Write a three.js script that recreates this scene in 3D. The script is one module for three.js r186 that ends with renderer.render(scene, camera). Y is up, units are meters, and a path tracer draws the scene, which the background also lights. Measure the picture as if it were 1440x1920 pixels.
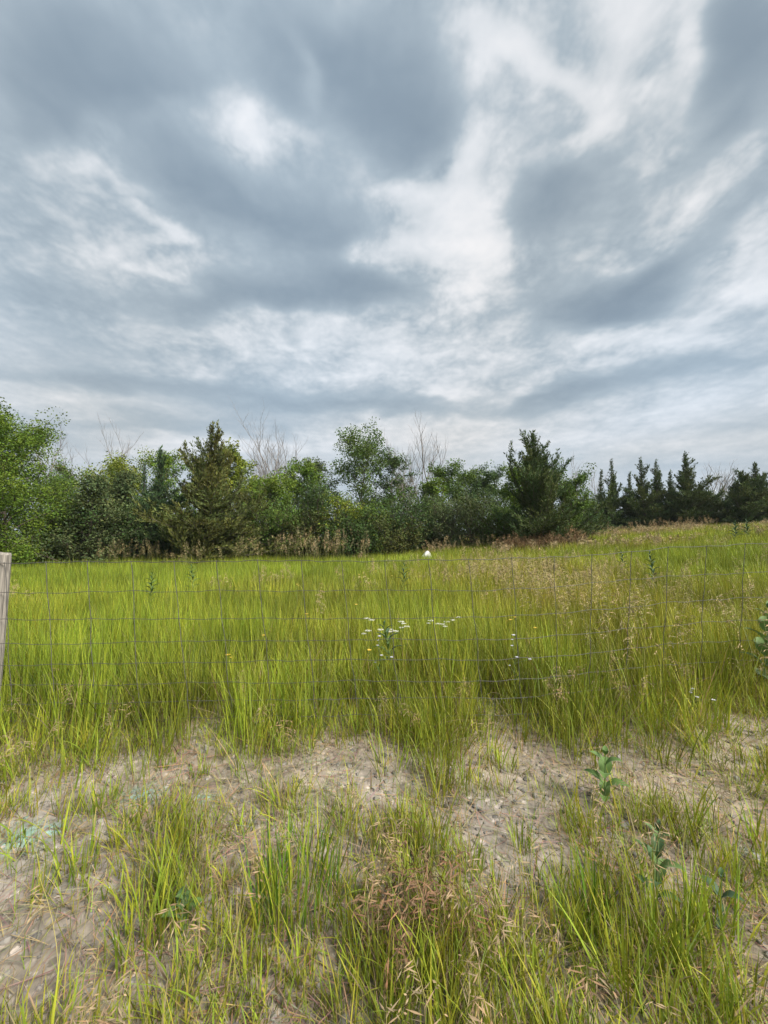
import * as THREE from 'three';

// ---------- camera: hand-held ultra-wide lens, eye 1.5 m above the verge, tilted up 3.2 degrees ----------
const FPX = 723, TILT = 3.2 * Math.PI / 180, EYE = 1.5;
const scene = new THREE.Scene();
const camera = new THREE.PerspectiveCamera(2 * Math.atan(960 / FPX) * 180 / Math.PI, 0.75, 0.05, 2000);
camera.position.set(0, EYE, 0);
camera.lookAt(0, EYE + Math.sin(TILT), -Math.cos(TILT));
const EXPOSURE = 5.4;
const renderer = new THREE.WebGLRenderer({ antialias: true });
renderer.toneMapping = THREE.LinearToneMapping;
renderer.toneMappingExposure = EXPOSURE;
renderer.shadowMap.enabled = true;

// ---------- small maths ----------
function rng(seed) { let a = seed >>> 0; return () => { a = (a + 0x6D2B79F5) | 0; let t = Math.imul(a ^ (a >>> 15), 1 | a); t = (t + Math.imul(t ^ (t >>> 7), 61 | t)) ^ t; return ((t ^ (t >>> 14)) >>> 0) / 4294967296; }; }
const PERM = new Uint8Array(512), GX = new Float32Array(256), GY = new Float32Array(256);
{ const r = rng(77); const p = [...Array(256).keys()]; for (let i = 255; i > 0; i--) { const j = Math.floor(r() * (i + 1)); [p[i], p[j]] = [p[j], p[i]]; }
  for (let i = 0; i < 512; i++) PERM[i] = p[i & 255]; for (let i = 0; i < 256; i++) { const a = r() * 6.2832; GX[i] = Math.cos(a); GY[i] = Math.sin(a); } }
function noise(x, y) {
  const xi = Math.floor(x), yi = Math.floor(y), fx = x - xi, fy = y - yi, X = xi & 255, Y = yi & 255;
  const a = PERM[PERM[X] + Y], b = PERM[PERM[X + 1] + Y], c = PERM[PERM[X] + Y + 1], d = PERM[PERM[X + 1] + Y + 1];
  const u = fx * fx * fx * (fx * (fx * 6 - 15) + 10), v = fy * fy * fy * (fy * (fy * 6 - 15) + 10);
  const n00 = GX[a] * fx + GY[a] * fy, n10 = GX[b] * (fx - 1) + GY[b] * fy, n01 = GX[c] * fx + GY[c] * (fy - 1), n11 = GX[d] * (fx - 1) + GY[d] * (fy - 1);
  const p = n00 + u * (n10 - n00), q = n01 + u * (n11 - n01);
  return (p + v * (q - p)) * 1.5;
}
function fbm(x, y, o, gain = 0.5) { let s = 0, a = 1, t = 0; for (let i = 0; i < o; i++) { s += a * noise(x, y); t += a; a *= gain; x = x * 2.03 + 17.1; y = y * 2.03 - 9.7; } return s / t; }
const clamp = (x, a, b) => Math.min(b, Math.max(a, x)), lerp = (a, b, t) => a + (b - a) * t;
const smooth = (a, b, x) => { const t = clamp((x - a) / (b - a), 0, 1); return t * t * (3 - 2 * t); };
const lin = (c) => (c <= 0.04045 ? c / 12.92 : ((c + 0.055) / 1.055) ** 2.4);

// ---------- sky: a broken grey cloud deck, the same all round; the listed masses are where the clouds drift today [azimuth, elevation, half axes, tilt, dark - / bright +] ----------
const CLOUDS = [
  [-43.2,45.9,6.7,2.4,39,-0.75], [-37.0,45.4,7.6,1.4,35,-0.55], [-32.8,42.7,4.4,2.2,-13,-0.5], [-45.1,40.8,3.0,1.6,53,-0.3], [-16.5,52.3,4.0,2.6,62,-0.35], [-2.5,51.4,7.8,3.9,-1,-0.85],
  [6.7,48.3,4.8,2.4,-21,-0.6], [-8.5,54.1,3.9,1.9,9,-0.3], [-21.4,39.4,7.1,2.5,3,-0.6], [-9.0,39.1,6.9,3.1,7,-0.55], [-27.7,40.8,4.0,2.0,-4,-0.3], [-12.1,31.9,12.1,2.2,10,-0.7],
  [-22.5,28.4,7.0,1.6,19,-0.5], [-4.9,34.4,6.1,1.7,3,-0.4], [29.1,28.2,5.6,2.1,-11,-0.95], [34.5,29.0,3.2,1.7,6,-0.5], [22.1,38.3,4.0,2.6,-3,-0.8], [24.3,42.1,3.3,2.5,68,-0.4],
  [29.6,39.4,3.0,2.2,-29,-0.35], [42.9,41.9,4.0,2.7,-74,-0.9], [45.4,44.5,3.0,1.6,-70,-0.6], [39.9,40.1,2.3,1.6,-27,-0.4], [-35.7,17.8,8.3,1.4,10,-0.65], [-3.2,18.3,11.4,1.3,1,-0.7],
  [-22.8,14.5,13.2,1.1,2,-0.55], [-17.2,19.3,8.4,1.1,6,-0.4], [-40.0,21.4,4.9,1.7,6,-0.35], [23.6,18.2,5.1,1.4,2,-0.6], [35.8,19.0,10.0,1.1,-2,-0.55], [43.7,12.3,3.3,0.8,-7,-0.4],
  [21.7,24.8,7.4,1.5,9,-0.35], [44.5,22.6,2.7,1.2,-12,-0.6], [37.3,29.7,3.3,1.6,20,-0.45], [44.1,31.0,2.3,1.1,18,-0.4], [14.4,28.9,6.0,1.6,2,-0.2], [7.3,26.9,4.2,1.3,10,-0.3],
  [39.5,8.0,6.7,0.5,-7,-0.25], [-43.4,26.5,3.8,1.4,26,-0.25], [-33.9,27.6,6.1,1.3,13,-0.2], [34.1,44.2,2.9,1.5,56,-0.35], [-40.9,10.2,6.8,0.8,9,-0.35], [14.2,14.1,8.8,0.7,-4,-0.2],
  [10.7,40.5,4.6,3.6,-17,1.25], [14.0,46.4,3.1,1.8,-15,1.1], [6.6,43.6,3.4,1.4,8,0.6], [5.8,37.2,7.2,1.4,-4,0.8], [14.5,35.9,3.8,1.6,-10,0.5], [18.1,53.2,2.7,1.9,-20,0.95],
  [25.4,49.6,4.5,0.8,-36,0.8], [30.5,45.8,2.1,1.4,79,0.8], [35.0,49.2,2.7,2.1,-69,1], [40.0,45.6,2.5,0.8,81,0.8], [26.4,43.3,4.6,0.9,13,0.5], [36.7,40.5,3.2,0.9,10,0.6],
  [44.8,36.3,2.6,1.1,-7,0.55], [40.0,32.7,2.6,1.2,8,0.6], [45.5,26.2,2.6,2.0,-68,0.7], [32.4,46.6,5.9,3.6,-43,0.3], [-20.1,45.9,3.0,1.9,8,0.7], [-13.3,52.1,2.0,0.8,-57,0.6],
  [-15.5,45.8,3.3,1.6,14,0.3], [-36.7,39.3,3.1,0.7,-31,0.6], [-30.7,35.8,4.0,0.8,-18,0.75], [-34.1,33.3,4.0,0.8,21,0.6], [-41.3,39.1,3.1,1.1,6,0.25], [-8.1,28.1,15.4,2.2,4,0.65],
  [0.8,24.4,8.1,2.1,14,0.5], [10.5,31.7,4.1,1.7,-7,0.4], [31.4,23.6,10.4,1.7,-8,0.6], [41.0,22.7,3.7,0.9,13,0.5], [12.7,22.5,4.8,1.1,20,0.5], [8.8,19.9,4.5,1.1,-3,0.5],
  [-28.9,20.1,3.6,0.8,11,0.55], [-42.5,15.1,5.6,1.0,10,0.5], [-29.9,31.4,4.4,1.0,18,0.35], [3.2,14.9,10.8,1.1,-1,0.55], [36.7,14.5,13.1,1.6,-6,0.35], [-12.6,13.1,13.3,1.2,3,0.5],
  [24.8,12.2,11.6,1.1,-6,0.35], [-28.0,11.2,7.4,1.0,6,0.4], [32.3,31.2,1.9,1.1,9,0.3], [-1.6,36.8,3.2,0.9,-15,0.4], [20.9,20.3,2.6,0.8,13,0.4], [18.9,28.3,2.4,1.0,19,0.3],
];
function makeSky() {
  const W = 3072, Hh = 1536, data = new Float32Array(W * Hh * 4), D = Math.PI / 180;
  const masses = CLOUDS.map(([az, el, a, b, t, k]) => {
    const A = az * D, E = el * D, c = [Math.cos(E) * Math.sin(A), Math.sin(E), -Math.cos(E) * Math.cos(A)];
    const e = [Math.cos(A), 0, Math.sin(A)], n = [-Math.sin(E) * Math.sin(A), Math.cos(E), Math.sin(E) * Math.cos(A)], ct = Math.cos(t * D), st = Math.sin(t * D);
    return { c, u: e.map((x, i) => (x * ct + n[i] * st) / (a * D)), v: e.map((x, i) => (n[i] * ct - x * st) / (b * D)), k, near: Math.cos(Math.min(1.55, 3.1 * a * D)) };
  });
  // dark to bright, as the cloud thins
  const stops = [[0, 122, 140, 158], [0.22, 146, 163, 178], [0.45, 173, 188, 200], [0.66, 203, 212, 220], [0.84, 227, 232, 238], [1, 247, 248, 251]].map(([t, ...c]) => [t, ...c.map((x) => lin(x / 255) / EXPOSURE)]);
  const below = [0.03, 0.036, 0.022];
  for (let j = 0; j < Hh; j++) {
    const el = ((j + 0.5) / Hh - 0.5) * Math.PI, sy = Math.sin(el), cy = Math.cos(el);
    for (let i = 0; i < W; i++) {
      const o = (j * W + i) * 4; data[o + 3] = 1;
      if (el <= 0) { data[o] = below[0]; data[o + 1] = below[1]; data[o + 2] = below[2]; continue; }
      const ph = ((i + 0.5) / W - 0.5) * 2 * Math.PI, dx = cy * Math.cos(ph), dz = cy * Math.sin(ph);
      const q = 1 / (sy + 0.1), X = dx * q, Z = dz * q;                      // a point on the cloud deck
      const w1 = noise(X * 1.3 + 3.1, Z * 1.3), w2 = noise(X * 1.3 - 8.2, Z * 1.3 + 5.5), w3 = noise(X * 4.1 + 1.7, Z * 4.1), w4 = noise(X * 4.1 - 4.4, Z * 4.1 + 9.1), w5 = noise(X * 11 + 2.7, Z * 11), w6 = noise(X * 11 - 7.4, Z * 11 + 3.1);
      const big = fbm(X * 1.5 + w1 * 0.5, Z * 1.5 + w2 * 0.5, 3), fine = fbm(X * 5 + w1 * 0.35 + w3 * 0.18, Z * 5 + w2 * 0.35 + w4 * 0.18, 6, 0.6);
      const k = 0.045 / q + 0.01; let ex = dx + (w1 * 0.6 + w3 * 0.6 + w5 * 0.18) * k * 1.5, ey = sy + (w2 * 0.5 + w4 * 0.55 + w6 * 0.16) * k * 0.9, ez = dz + (w2 * 0.5 - w3 * 0.5 + w6 * 0.18) * k * 1.5;
      const el_ = Math.hypot(ex, ey, ez); ex /= el_; ey /= el_; ez /= el_;
      let m = 0;
      for (const s of masses) {
        const c = s.c, dot = ex * c[0] + ey * c[1] + ez * c[2];
        if (dot < s.near) continue;
        const a = ex * s.u[0] + ey * s.u[1] + ez * s.u[2], b = ex * s.v[0] + ey * s.v[1] + ez * s.v[2], r = a * a + b * b;
        if (r < 12) m += s.k * Math.exp(-r * 0.62);
      }
      const far = 0.4 + 0.6 * smooth(0.03, 0.4, sy), puff = Math.abs(fbm(X * 9 + w3 * 0.2, Z * 9 + w4 * 0.2, 5, 0.62)) * 2.6 - 0.4, edge = Math.exp(-(((m - 0.25) / 0.45) ** 2));   // ragged where a gap opens
      const low = 0.26 * (1 - smooth(0.1, 0.6, sy)) + 0.06, g = m * (1 + fine * 0.5) + low + (fine * 1.15 + puff * 0.45) * (0.22 + 0.72 * edge * (0.45 + 0.55 * smooth(0.25, 0.55, sy))) * far + big * 0.4 * far - clamp(m - 0.7, 0, 1) * (0.3 + puff * 0.5);
      let t = 0.5 + 0.5 * Math.tanh(g * 0.92) * (g < 0 ? 0.86 : 1) + noise(X * 26 + w5, Z * 26 + w6) * 0.018 * far;
      t = clamp(t, 0, 1);
      let n = 1; while (stops[n][0] < t) n++;
      const A = stops[n - 1], B = stops[n], f = (t - A[0]) / (B[0] - A[0]), air = Math.exp(-sy * 16) * 0.35;   // thin blue air low down
      const cool = noise(X * 0.9 + 40, Z * 0.9) * 0.05;
      data[o] = lerp(lerp(A[1], B[1], f), 0.42 / EXPOSURE, air) * (1 - cool); data[o + 1] = lerp(lerp(A[2], B[2], f), 0.53 / EXPOSURE, air); data[o + 2] = lerp(lerp(A[3], B[3], f), 0.65 / EXPOSURE, air) * (1 + cool);
    }
  }
  const tex = new THREE.DataTexture(data, W, Hh, THREE.RGBAFormat, THREE.FloatType);
  tex.mapping = THREE.EquirectangularReflectionMapping; tex.magFilter = THREE.LinearFilter; tex.minFilter = THREE.LinearFilter; tex.needsUpdate = true;
  return tex;
}
const skyTexture = makeSky();
scene.background = skyTexture;
scene.environment = skyTexture;

// ---------- sun: veiled by cloud, high and behind to the right, so its shadows are very soft ----------
const sun = new THREE.DirectionalLight(new THREE.Color(1, 0.95, 0.87), 1.5);
sun.position.set(58, 66, 26); sun.target.position.set(0, 0, -12);
sun.castShadow = true; sun.shadow.radius = 40; sun.shadow.mapSize.set(4096, 4096);
Object.assign(sun.shadow.camera, { left: -60, right: 60, top: 60, bottom: -60, near: 1, far: 220 });
scene.add(sun, sun.target);

// ---------- placing: a point seen in some direction, at D metres ahead ----------
function at(px, py, D) {
  const X = (px - 720) / FPX, Y = -(py - 960) / FPX, dy = Y * Math.cos(TILT) + Math.sin(TILT), dz = Y * Math.sin(TILT) - Math.cos(TILT), k = D / -dz;
  return new THREE.Vector3(X * k, EYE + dy * k, -D);
}
// terrain: flat verge, a shallow bank under the fence, a field that climbs to the right
function height(x, z) {
  const D = -z;
  const s = (x + Math.sqrt(x * x + 9)) / 2, ramp = 0.08 * 42 * (1 - Math.exp(-s / 42)) * 1.22;
  const far = -0.32 + ramp + 0.08 * fbm(x * 0.09, z * 0.09, 2);
  const near = 0.02 + 0.1 * smooth(1.4, 3.2, D) + 0.02 * x * smooth(0, 3, D) * 0.6;
  const small = 0.035 * fbm(x * 0.9 + 5, z * 0.9, 3) + 0.008 * noise(x * 5, z * 5);
  return lerp(near, far, smooth(2.6, 17, D)) + small * (1 - smooth(8, 30, D) * 0.6) - 2.5 * smooth(48, 110, D);
}
function hit(px, py) { for (let D = 0.5; D < 60; D += 0.01) { const p = at(px, py, D); const h = height(p.x, p.z); if (p.y <= h) { p.y = h; return p; } } return at(px, py, 60); }
function stand(px, py, D) { const p = at(px, py, D); p.y = height(p.x, p.z); return p; }

// ---------- naming ----------
const taken = {};
function numbered(n) { const k = taken[n] = (taken[n] ?? -1) + 1; return k ? `${n}_${String(k).padStart(3, '0')}` : n; }
function shade(o) { o.castShadow = o.receiveShadow = true; return o; }
function thing(name, label, category, p, turn = 0, group) {
  const o = new THREE.Group(); o.name = numbered(name); o.position.copy(p); o.rotation.y = turn; o.userData = { label, category }; if (group) o.userData.group = group;
  scene.add(o); return o;
}
function part(parent, name, geo, mat, kind) { const m = shade(new THREE.Mesh(geo, mat)); m.name = name; if (kind) m.userData.kind = kind; parent.add(m); return m; }
function stuff(name, label, category) { const o = new THREE.Group(); o.name = numbered(name); o.userData = { label, category, kind: 'stuff' }; scene.add(o); return o; }

// ---------- a mesh builder: ribbons, leaves, tubes with vertex colours ----------
class MB {
  constructor() { this.p = []; this.n = []; this.c = []; this.i = []; }
  vert(x, y, z, nx, ny, nz, c) { this.p.push(x, y, z); this.n.push(nx, ny, nz); this.c.push(c[0], c[1], c[2]); return this.p.length / 3 - 1; }
  // ribbon blade: rises from (x,y,z), bends over towards azimuth a
  blade(x, y, z, h, w, a, lean, bend, seg, c, twist = 0) {
    const ca = Math.cos(a), sa = Math.sin(a), sx = -Math.sin(a + twist), sz = Math.cos(a + twist);
    let px = x, py = y, pz = z, ang = lean; const st = h / seg; let last = -1;
    for (let k = 0; k <= seg; k++) {
      const t = k / seg, ww = w * 0.5 * (t < 0.999 ? Math.min(1, 0.55 + t * 1.6) * (1 - t * t * 0.85) : 0.06), cs = Math.cos(ang), sn = Math.sin(ang);
      const nx = -cs * ca, ny = sn, nz = -cs * sa;
      const a0 = this.vert(px - sx * ww, py, pz - sz * ww, nx, ny, nz, c); this.vert(px + sx * ww, py, pz + sz * ww, nx, ny, nz, c);
      if (last >= 0) this.i.push(last, last + 1, a0, a0, last + 1, a0 + 1);
      last = a0; px += ca * sn * st; pz += sa * sn * st; py += cs * st; ang += bend / seg * (0.4 + 1.2 * t);
    }
  }
  // small leaf: a folded diamond from p along d, with face normal about n
  leaf(p, d, n, l, w, c) {
    const sx = d[1] * n[2] - d[2] * n[1], sy = d[2] * n[0] - d[0] * n[2], sz = d[0] * n[1] - d[1] * n[0], m = l * 0.45, f = w * 0.18;
    const cx = p[0] + d[0] * m, cy = p[1] + d[1] * m, cz = p[2] + d[2] * m, h = w * 0.5;
    const a = this.vert(p[0], p[1], p[2], n[0], n[1], n[2], c), b = this.vert(cx + sx * h + n[0] * f, cy + sy * h + n[1] * f, cz + sz * h + n[2] * f, n[0] - sx * 0.35, n[1] - sy * 0.35, n[2] - sz * 0.35, c);
    const e = this.vert(p[0] + d[0] * l, p[1] + d[1] * l, p[2] + d[2] * l, n[0], n[1], n[2], c), g = this.vert(cx - sx * h + n[0] * f, cy - sy * h + n[1] * f, cz - sz * h + n[2] * f, n[0] + sx * 0.35, n[1] + sy * 0.35, n[2] + sz * 0.35, c);
    this.i.push(a, b, e, a, e, g);
  }
  // tapered tube through points
  tube(pts, r0, r1, sides, c) {
    let last = -1; const N = pts.length;
    for (let k = 0; k < N; k++) {
      const a = pts[Math.max(0, k - 1)], b = pts[Math.min(N - 1, k + 1)]; let tx = b[0] - a[0], ty = b[1] - a[1], tz = b[2] - a[2]; const L = Math.hypot(tx, ty, tz) || 1; tx /= L; ty /= L; tz /= L;
      let ux, uy, uz; if (Math.abs(ty) < 0.9) { ux = -tz; uy = 0; uz = tx; } else { ux = 0; uy = tz; uz = -ty; } const ul = Math.hypot(ux, uy, uz); ux /= ul; uy /= ul; uz /= ul;
      const vx = ty * uz - tz * uy, vy = tz * ux - tx * uz, vz = tx * uy - ty * ux, r = lerp(r0, r1, k / (N - 1)); const first = this.p.length / 3;
      for (let s = 0; s < sides; s++) { const A = s / sides * 6.28319, cs = Math.cos(A), sn = Math.sin(A), nx = ux * cs + vx * sn, ny = uy * cs + vy * sn, nz = uz * cs + vz * sn; this.vert(pts[k][0] + nx * r, pts[k][1] + ny * r, pts[k][2] + nz * r, nx, ny, nz, c); }
      if (last >= 0) for (let s = 0; s < sides; s++) { const q = (s + 1) % sides; this.i.push(last + s, last + q, first + s, first + s, last + q, first + q); }
      last = first;
    }
  }
  geo() {
    const g = new THREE.BufferGeometry(); g.setAttribute('position', new THREE.Float32BufferAttribute(this.p, 3)); g.setAttribute('normal', new THREE.Float32BufferAttribute(this.n, 3)); g.setAttribute('color', new THREE.Float32BufferAttribute(this.c, 3)); g.setIndex(this.i); return g;
  }
}
const vary = (c, r, k = 0.25, hue = 0.12) => { const f = 1 + (r() - 0.5) * 2 * k, h = (r() - 0.5) * 2 * hue; return [c[0] * f * (1 + h), c[1] * f, c[2] * f * (1 - h * 0.5)]; };
const unit = (r) => { const z = r() * 2 - 1, a = r() * 6.2832, s = Math.sqrt(1 - z * z); return [s * Math.cos(a), z, s * Math.sin(a)]; };
const norm = (v) => { const l = Math.hypot(...v) || 1; return [v[0] / l, v[1] / l, v[2] / l]; };

const M = {
  blade: new THREE.MeshPhysicalMaterial({ name: 'grass blade', vertexColors: true, roughness: 0.75, transmission: 0.42, thickness: 0, specularIntensity: 0.25, side: THREE.DoubleSide }),
  dry: new THREE.MeshStandardMaterial({ name: 'dry straw', vertexColors: true, roughness: 0.9, side: THREE.DoubleSide }),
  leaf: new THREE.MeshPhysicalMaterial({ name: 'broad leaf', vertexColors: true, roughness: 0.8, transmission: 0.4, thickness: 0, specularIntensity: 0.15, side: THREE.DoubleSide }),
  needle: new THREE.MeshPhysicalMaterial({ name: 'cedar scale leaf', vertexColors: true, roughness: 0.85, transmission: 0.2, thickness: 0, specularIntensity: 0.12, side: THREE.DoubleSide }),
  bark: new THREE.MeshStandardMaterial({ name: 'bark', vertexColors: true, roughness: 0.95 }),
  wire: new THREE.MeshStandardMaterial({ name: 'weathered galvanised wire', color: new THREE.Color().setRGB(0.09, 0.086, 0.08), roughness: 0.65, metalness: 0.3 }),
  petal: new THREE.MeshPhysicalMaterial({ name: 'petal', vertexColors: true, roughness: 0.8, transmission: 0.3, thickness: 0, side: THREE.DoubleSide }),
};

// ---------- ground ----------
function gridSheet(xs, zs, lift, uvOf) {
  const p = [], uv = [], idx = [], nx = xs.length;
  for (const z of zs) for (const x of xs) { p.push(x, height(x, z) + lift(x, z), z); uv.push(...uvOf(x, z)); }
  for (let j = 0; j < zs.length - 1; j++) for (let i = 0; i < nx - 1; i++) { const a = j * nx + i, b = a + 1, c = a + nx, d = c + 1; idx.push(a, b, c, b, d, c); }
  const g = new THREE.BufferGeometry(); g.setAttribute('position', new THREE.Float32BufferAttribute(p, 3)); g.setAttribute('uv', new THREE.Float32BufferAttribute(uv, 2)); g.setIndex(idx); g.computeVertexNormals(); return g;
}
const range = (a, b, s) => { const o = []; for (let v = a; v < b - 1e-6; v += s) o.push(v); o.push(b); return o; };
const SX0 = -4.6, SX1 = 4.6, SZ0 = -3.7, SZ1 = 0.9;        // the bare verge
function tex(w, h, fill, srgb) { const d = new Uint8Array(w * h * 4); for (let j = 0; j < h; j++) for (let i = 0; i < w; i++) { const c = fill(i, j), o = (j * w + i) * 4; d[o] = clamp(c[0], 0, 1) * 255; d[o + 1] = clamp(c[1], 0, 1) * 255; d[o + 2] = clamp(c[2], 0, 1) * 255; d[o + 3] = 255; }
  const t = new THREE.DataTexture(d, w, h, THREE.RGBAFormat, THREE.UnsignedByteType); t.magFilter = THREE.LinearFilter; t.minFilter = THREE.LinearMipmapLinearFilter; t.generateMipmaps = true; t.wrapS = t.wrapT = THREE.RepeatWrapping; if (srgb) t.colorSpace = THREE.SRGBColorSpace; t.needsUpdate = true; return t; }
{
  const field = tex(512, 512, (i, j) => { const n = fbm(i / 24, j / 24, 5, 0.65), m = noise(i / 5, j / 2.2); const k = 0.3 + n * 0.12 + m * 0.05; return [k * 1.02, k * 0.98, k * 0.62]; }, true);
  const xs = [-600, -300, -160, -100, ...range(-70, -10, 2.5), ...range(-9, 9, 0.5), ...range(10, 70, 2.5), 100, 160, 300, 600], zs = [...[-800, -400, -200, -130], ...range(-100, -40, 4), ...range(-38, -10, 1), ...range(-9.5, 3, 0.5), 8, 20, 60, 200];
  const g = gridSheet(xs, zs, (x, z) => (x > SX0 - 0.3 && x < SX1 + 0.3 && z > SZ0 - 0.3 && z < SZ1 + 0.3 ? -0.09 : -0.012), (x, z) => [x / 2.6, z / 2.6]);
  const m = shade(new THREE.Mesh(g, new THREE.MeshStandardMaterial({ name: 'thatch and earth', map: field, roughness: 1 })));
  m.name = 'ground'; m.userData = { kind: 'structure', label: 'earth of the rising field under the grass', category: 'ground' }; scene.add(m);
}
// faint pale turquoise marks on the gravel, where someone sprayed or spilt paint
const MARKS = [[270, 1492, 0.13, 0.05], [30, 1572, 0.16, 0.06], [95, 1558, 0.09, 0.03], [385, 1500, 0.06, 0.02], [1425, 1610, 0.06, 0.03]].map(([a, b, r, s]) => { const p = hit(a, b); return [p.x, p.z, r, s]; });
const paint = (x, z) => { let m = 0; for (const [a, b, r, s] of MARKS) { const q = ((x - a) / r) ** 2 + ((z - b) / (s * 1.6)) ** 2; m = Math.max(m, Math.exp(-q * 1.2)); } return m; };
{
  const W = 2048, Hh = 1024, X = (i) => lerp(SX0, SX1, (i + 0.5) / W), Z = (j) => lerp(SZ1, SZ0, (j + 0.5) / Hh), relief = new Float32Array(W * Hh), r = rng(5);
  // grit: thousands of little grains of different tone, each a grain of its own
  const grain = new Float32Array(W * Hh), tone = new Float32Array(W * Hh);
  for (let k = 0; k < 52000; k++) {
    const ci = r() * W, cj = r() * Hh, rad = 0.5 + r() ** 4 * 3.2, v = r() - 0.4, R = Math.ceil(rad);
    for (let dj = -R; dj <= R; dj++) for (let di = -R; di <= R; di++) { const q = (di * di + dj * dj) / (rad * rad); if (q > 1) continue; const i = (Math.round(ci) + di + W) % W, j = Math.round(cj) + dj; if (j < 0 || j >= Hh) continue; grain[j * W + i] = Math.sqrt(1 - q) * Math.min(1, rad / 3); tone[j * W + i] = v; }
  }
  const soil = tex(W, Hh, (i, j) => {
    const x = X(i), z = Z(j), k = j * W + i, n = fbm(x * 1.3, z * 1.3, 5, 0.6), f = fbm(x * 14, z * 14, 4, 0.7), d = fbm(x * 0.8 + 9, z * 0.8, 3);
    relief[k] = clamp(0.45 + f * 0.3 + grain[k] * 0.4, 0, 1);
    let R = 0.54 + n * 0.13 + f * 0.13 + tone[k] * 0.3, G = R * (0.925 + d * 0.03), B = R * (0.825 + d * 0.1 + tone[k] * 0.05);
    const duff = smooth(0.08, 0.45, fbm(x * 2.1 + 30, z * 2.1, 5, 0.65)) * 0.55; R = lerp(R, 0.34 + f * 0.15, duff); G = lerp(G, 0.285 + f * 0.14, duff); B = lerp(B, 0.21 + f * 0.1, duff);
    const p = paint(x, z) * smooth(-0.15, 0.3, noise(x * 34, z * 34) + f * 0.9 + 0.25); R = lerp(R, 0.52, p * 0.9); G = lerp(G, 0.68, p * 0.9); B = lerp(B, 0.64, p * 0.9);
    return [R, G, B];
  }, true);
  const bump = tex(W, Hh, (i, j) => { const v = relief[j * W + i]; return [v, v, v]; });
  const xs = range(SX0, SX1, 0.04), zs = range(SZ0, SZ1, 0.04);
  const edge = (x, z) => -0.1 * (1 - smooth(0, 0.35, Math.min(x - SX0, SX1 - x, z - SZ0, SZ1 - z))) + 0.006 * noise(x * 17, z * 17) + 0.004;
  const g = gridSheet(xs, zs, edge, (x, z) => [(x - SX0) / (SX1 - SX0), (z - SZ1) / (SZ0 - SZ1)]);
  const m = shade(new THREE.Mesh(g, new THREE.MeshStandardMaterial({ name: 'sandy gravel soil', map: soil, bumpMap: bump, bumpScale: 0.005, roughness: 1 })));
  m.name = 'bare_soil'; m.userData = { kind: 'structure', label: 'bare sandy gravel soil of the verge in front of the fence', category: 'soil' }; scene.add(m);
}

// ---------- trees ----------
const BARK = { brown: [0.09, 0.07, 0.055], grey: [0.2, 0.18, 0.165], dark: [0.05, 0.04, 0.033] };
function bough(mb, p, d, L, r0, r1, seg, sides, c, r, up = 0.15, wob = 0.16) {
  const pts = [[...p]]; let q = [...p], v = [...d];
  for (let k = 0; k < seg; k++) { const w = unit(r); v = norm([v[0] + w[0] * wob, v[1] + w[1] * wob + up, v[2] + w[2] * wob]); q = [q[0] + v[0] * L / seg, q[1] + v[1] * L / seg, q[2] + v[2] * L / seg]; pts.push(q); }
  mb.tube(pts, r0, r1, sides, c); return { pts, d: v };
}
function clump(mb, c, rad, n, size, col, r, flat = 0.75) {
  const tone = vary(col, r, 0.22, 0.14);
  for (let k = 0; k < n; k++) {
    const u = unit(r), q = Math.cbrt(r()) * rad, p = [c[0] + u[0] * q, c[1] + u[1] * q * flat, c[2] + u[2] * q], w = unit(r);
    const d = norm([u[0] * 0.8 + w[0], u[1] * 0.5 + w[1] * 0.8 - 0.25, u[2] * 0.8 + w[2]]); let nn = unit(r); nn = norm([nn[0] * 0.9 + u[0] * 0.4, nn[1] * 0.6 + 0.75, nn[2] * 0.9 + u[2] * 0.4]);
    const dt = d[0] * nn[0] + d[1] * nn[1] + d[2] * nn[2]; const n2 = norm([nn[0] - d[0] * dt, nn[1] - d[1] * dt, nn[2] - d[2] * dt]);
    const s = size * (0.6 + r() * 0.8); mb.leaf(p, d, n2, s, s * 0.72, vary(tone, r, 0.3, 0.1));
  }
}
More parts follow.
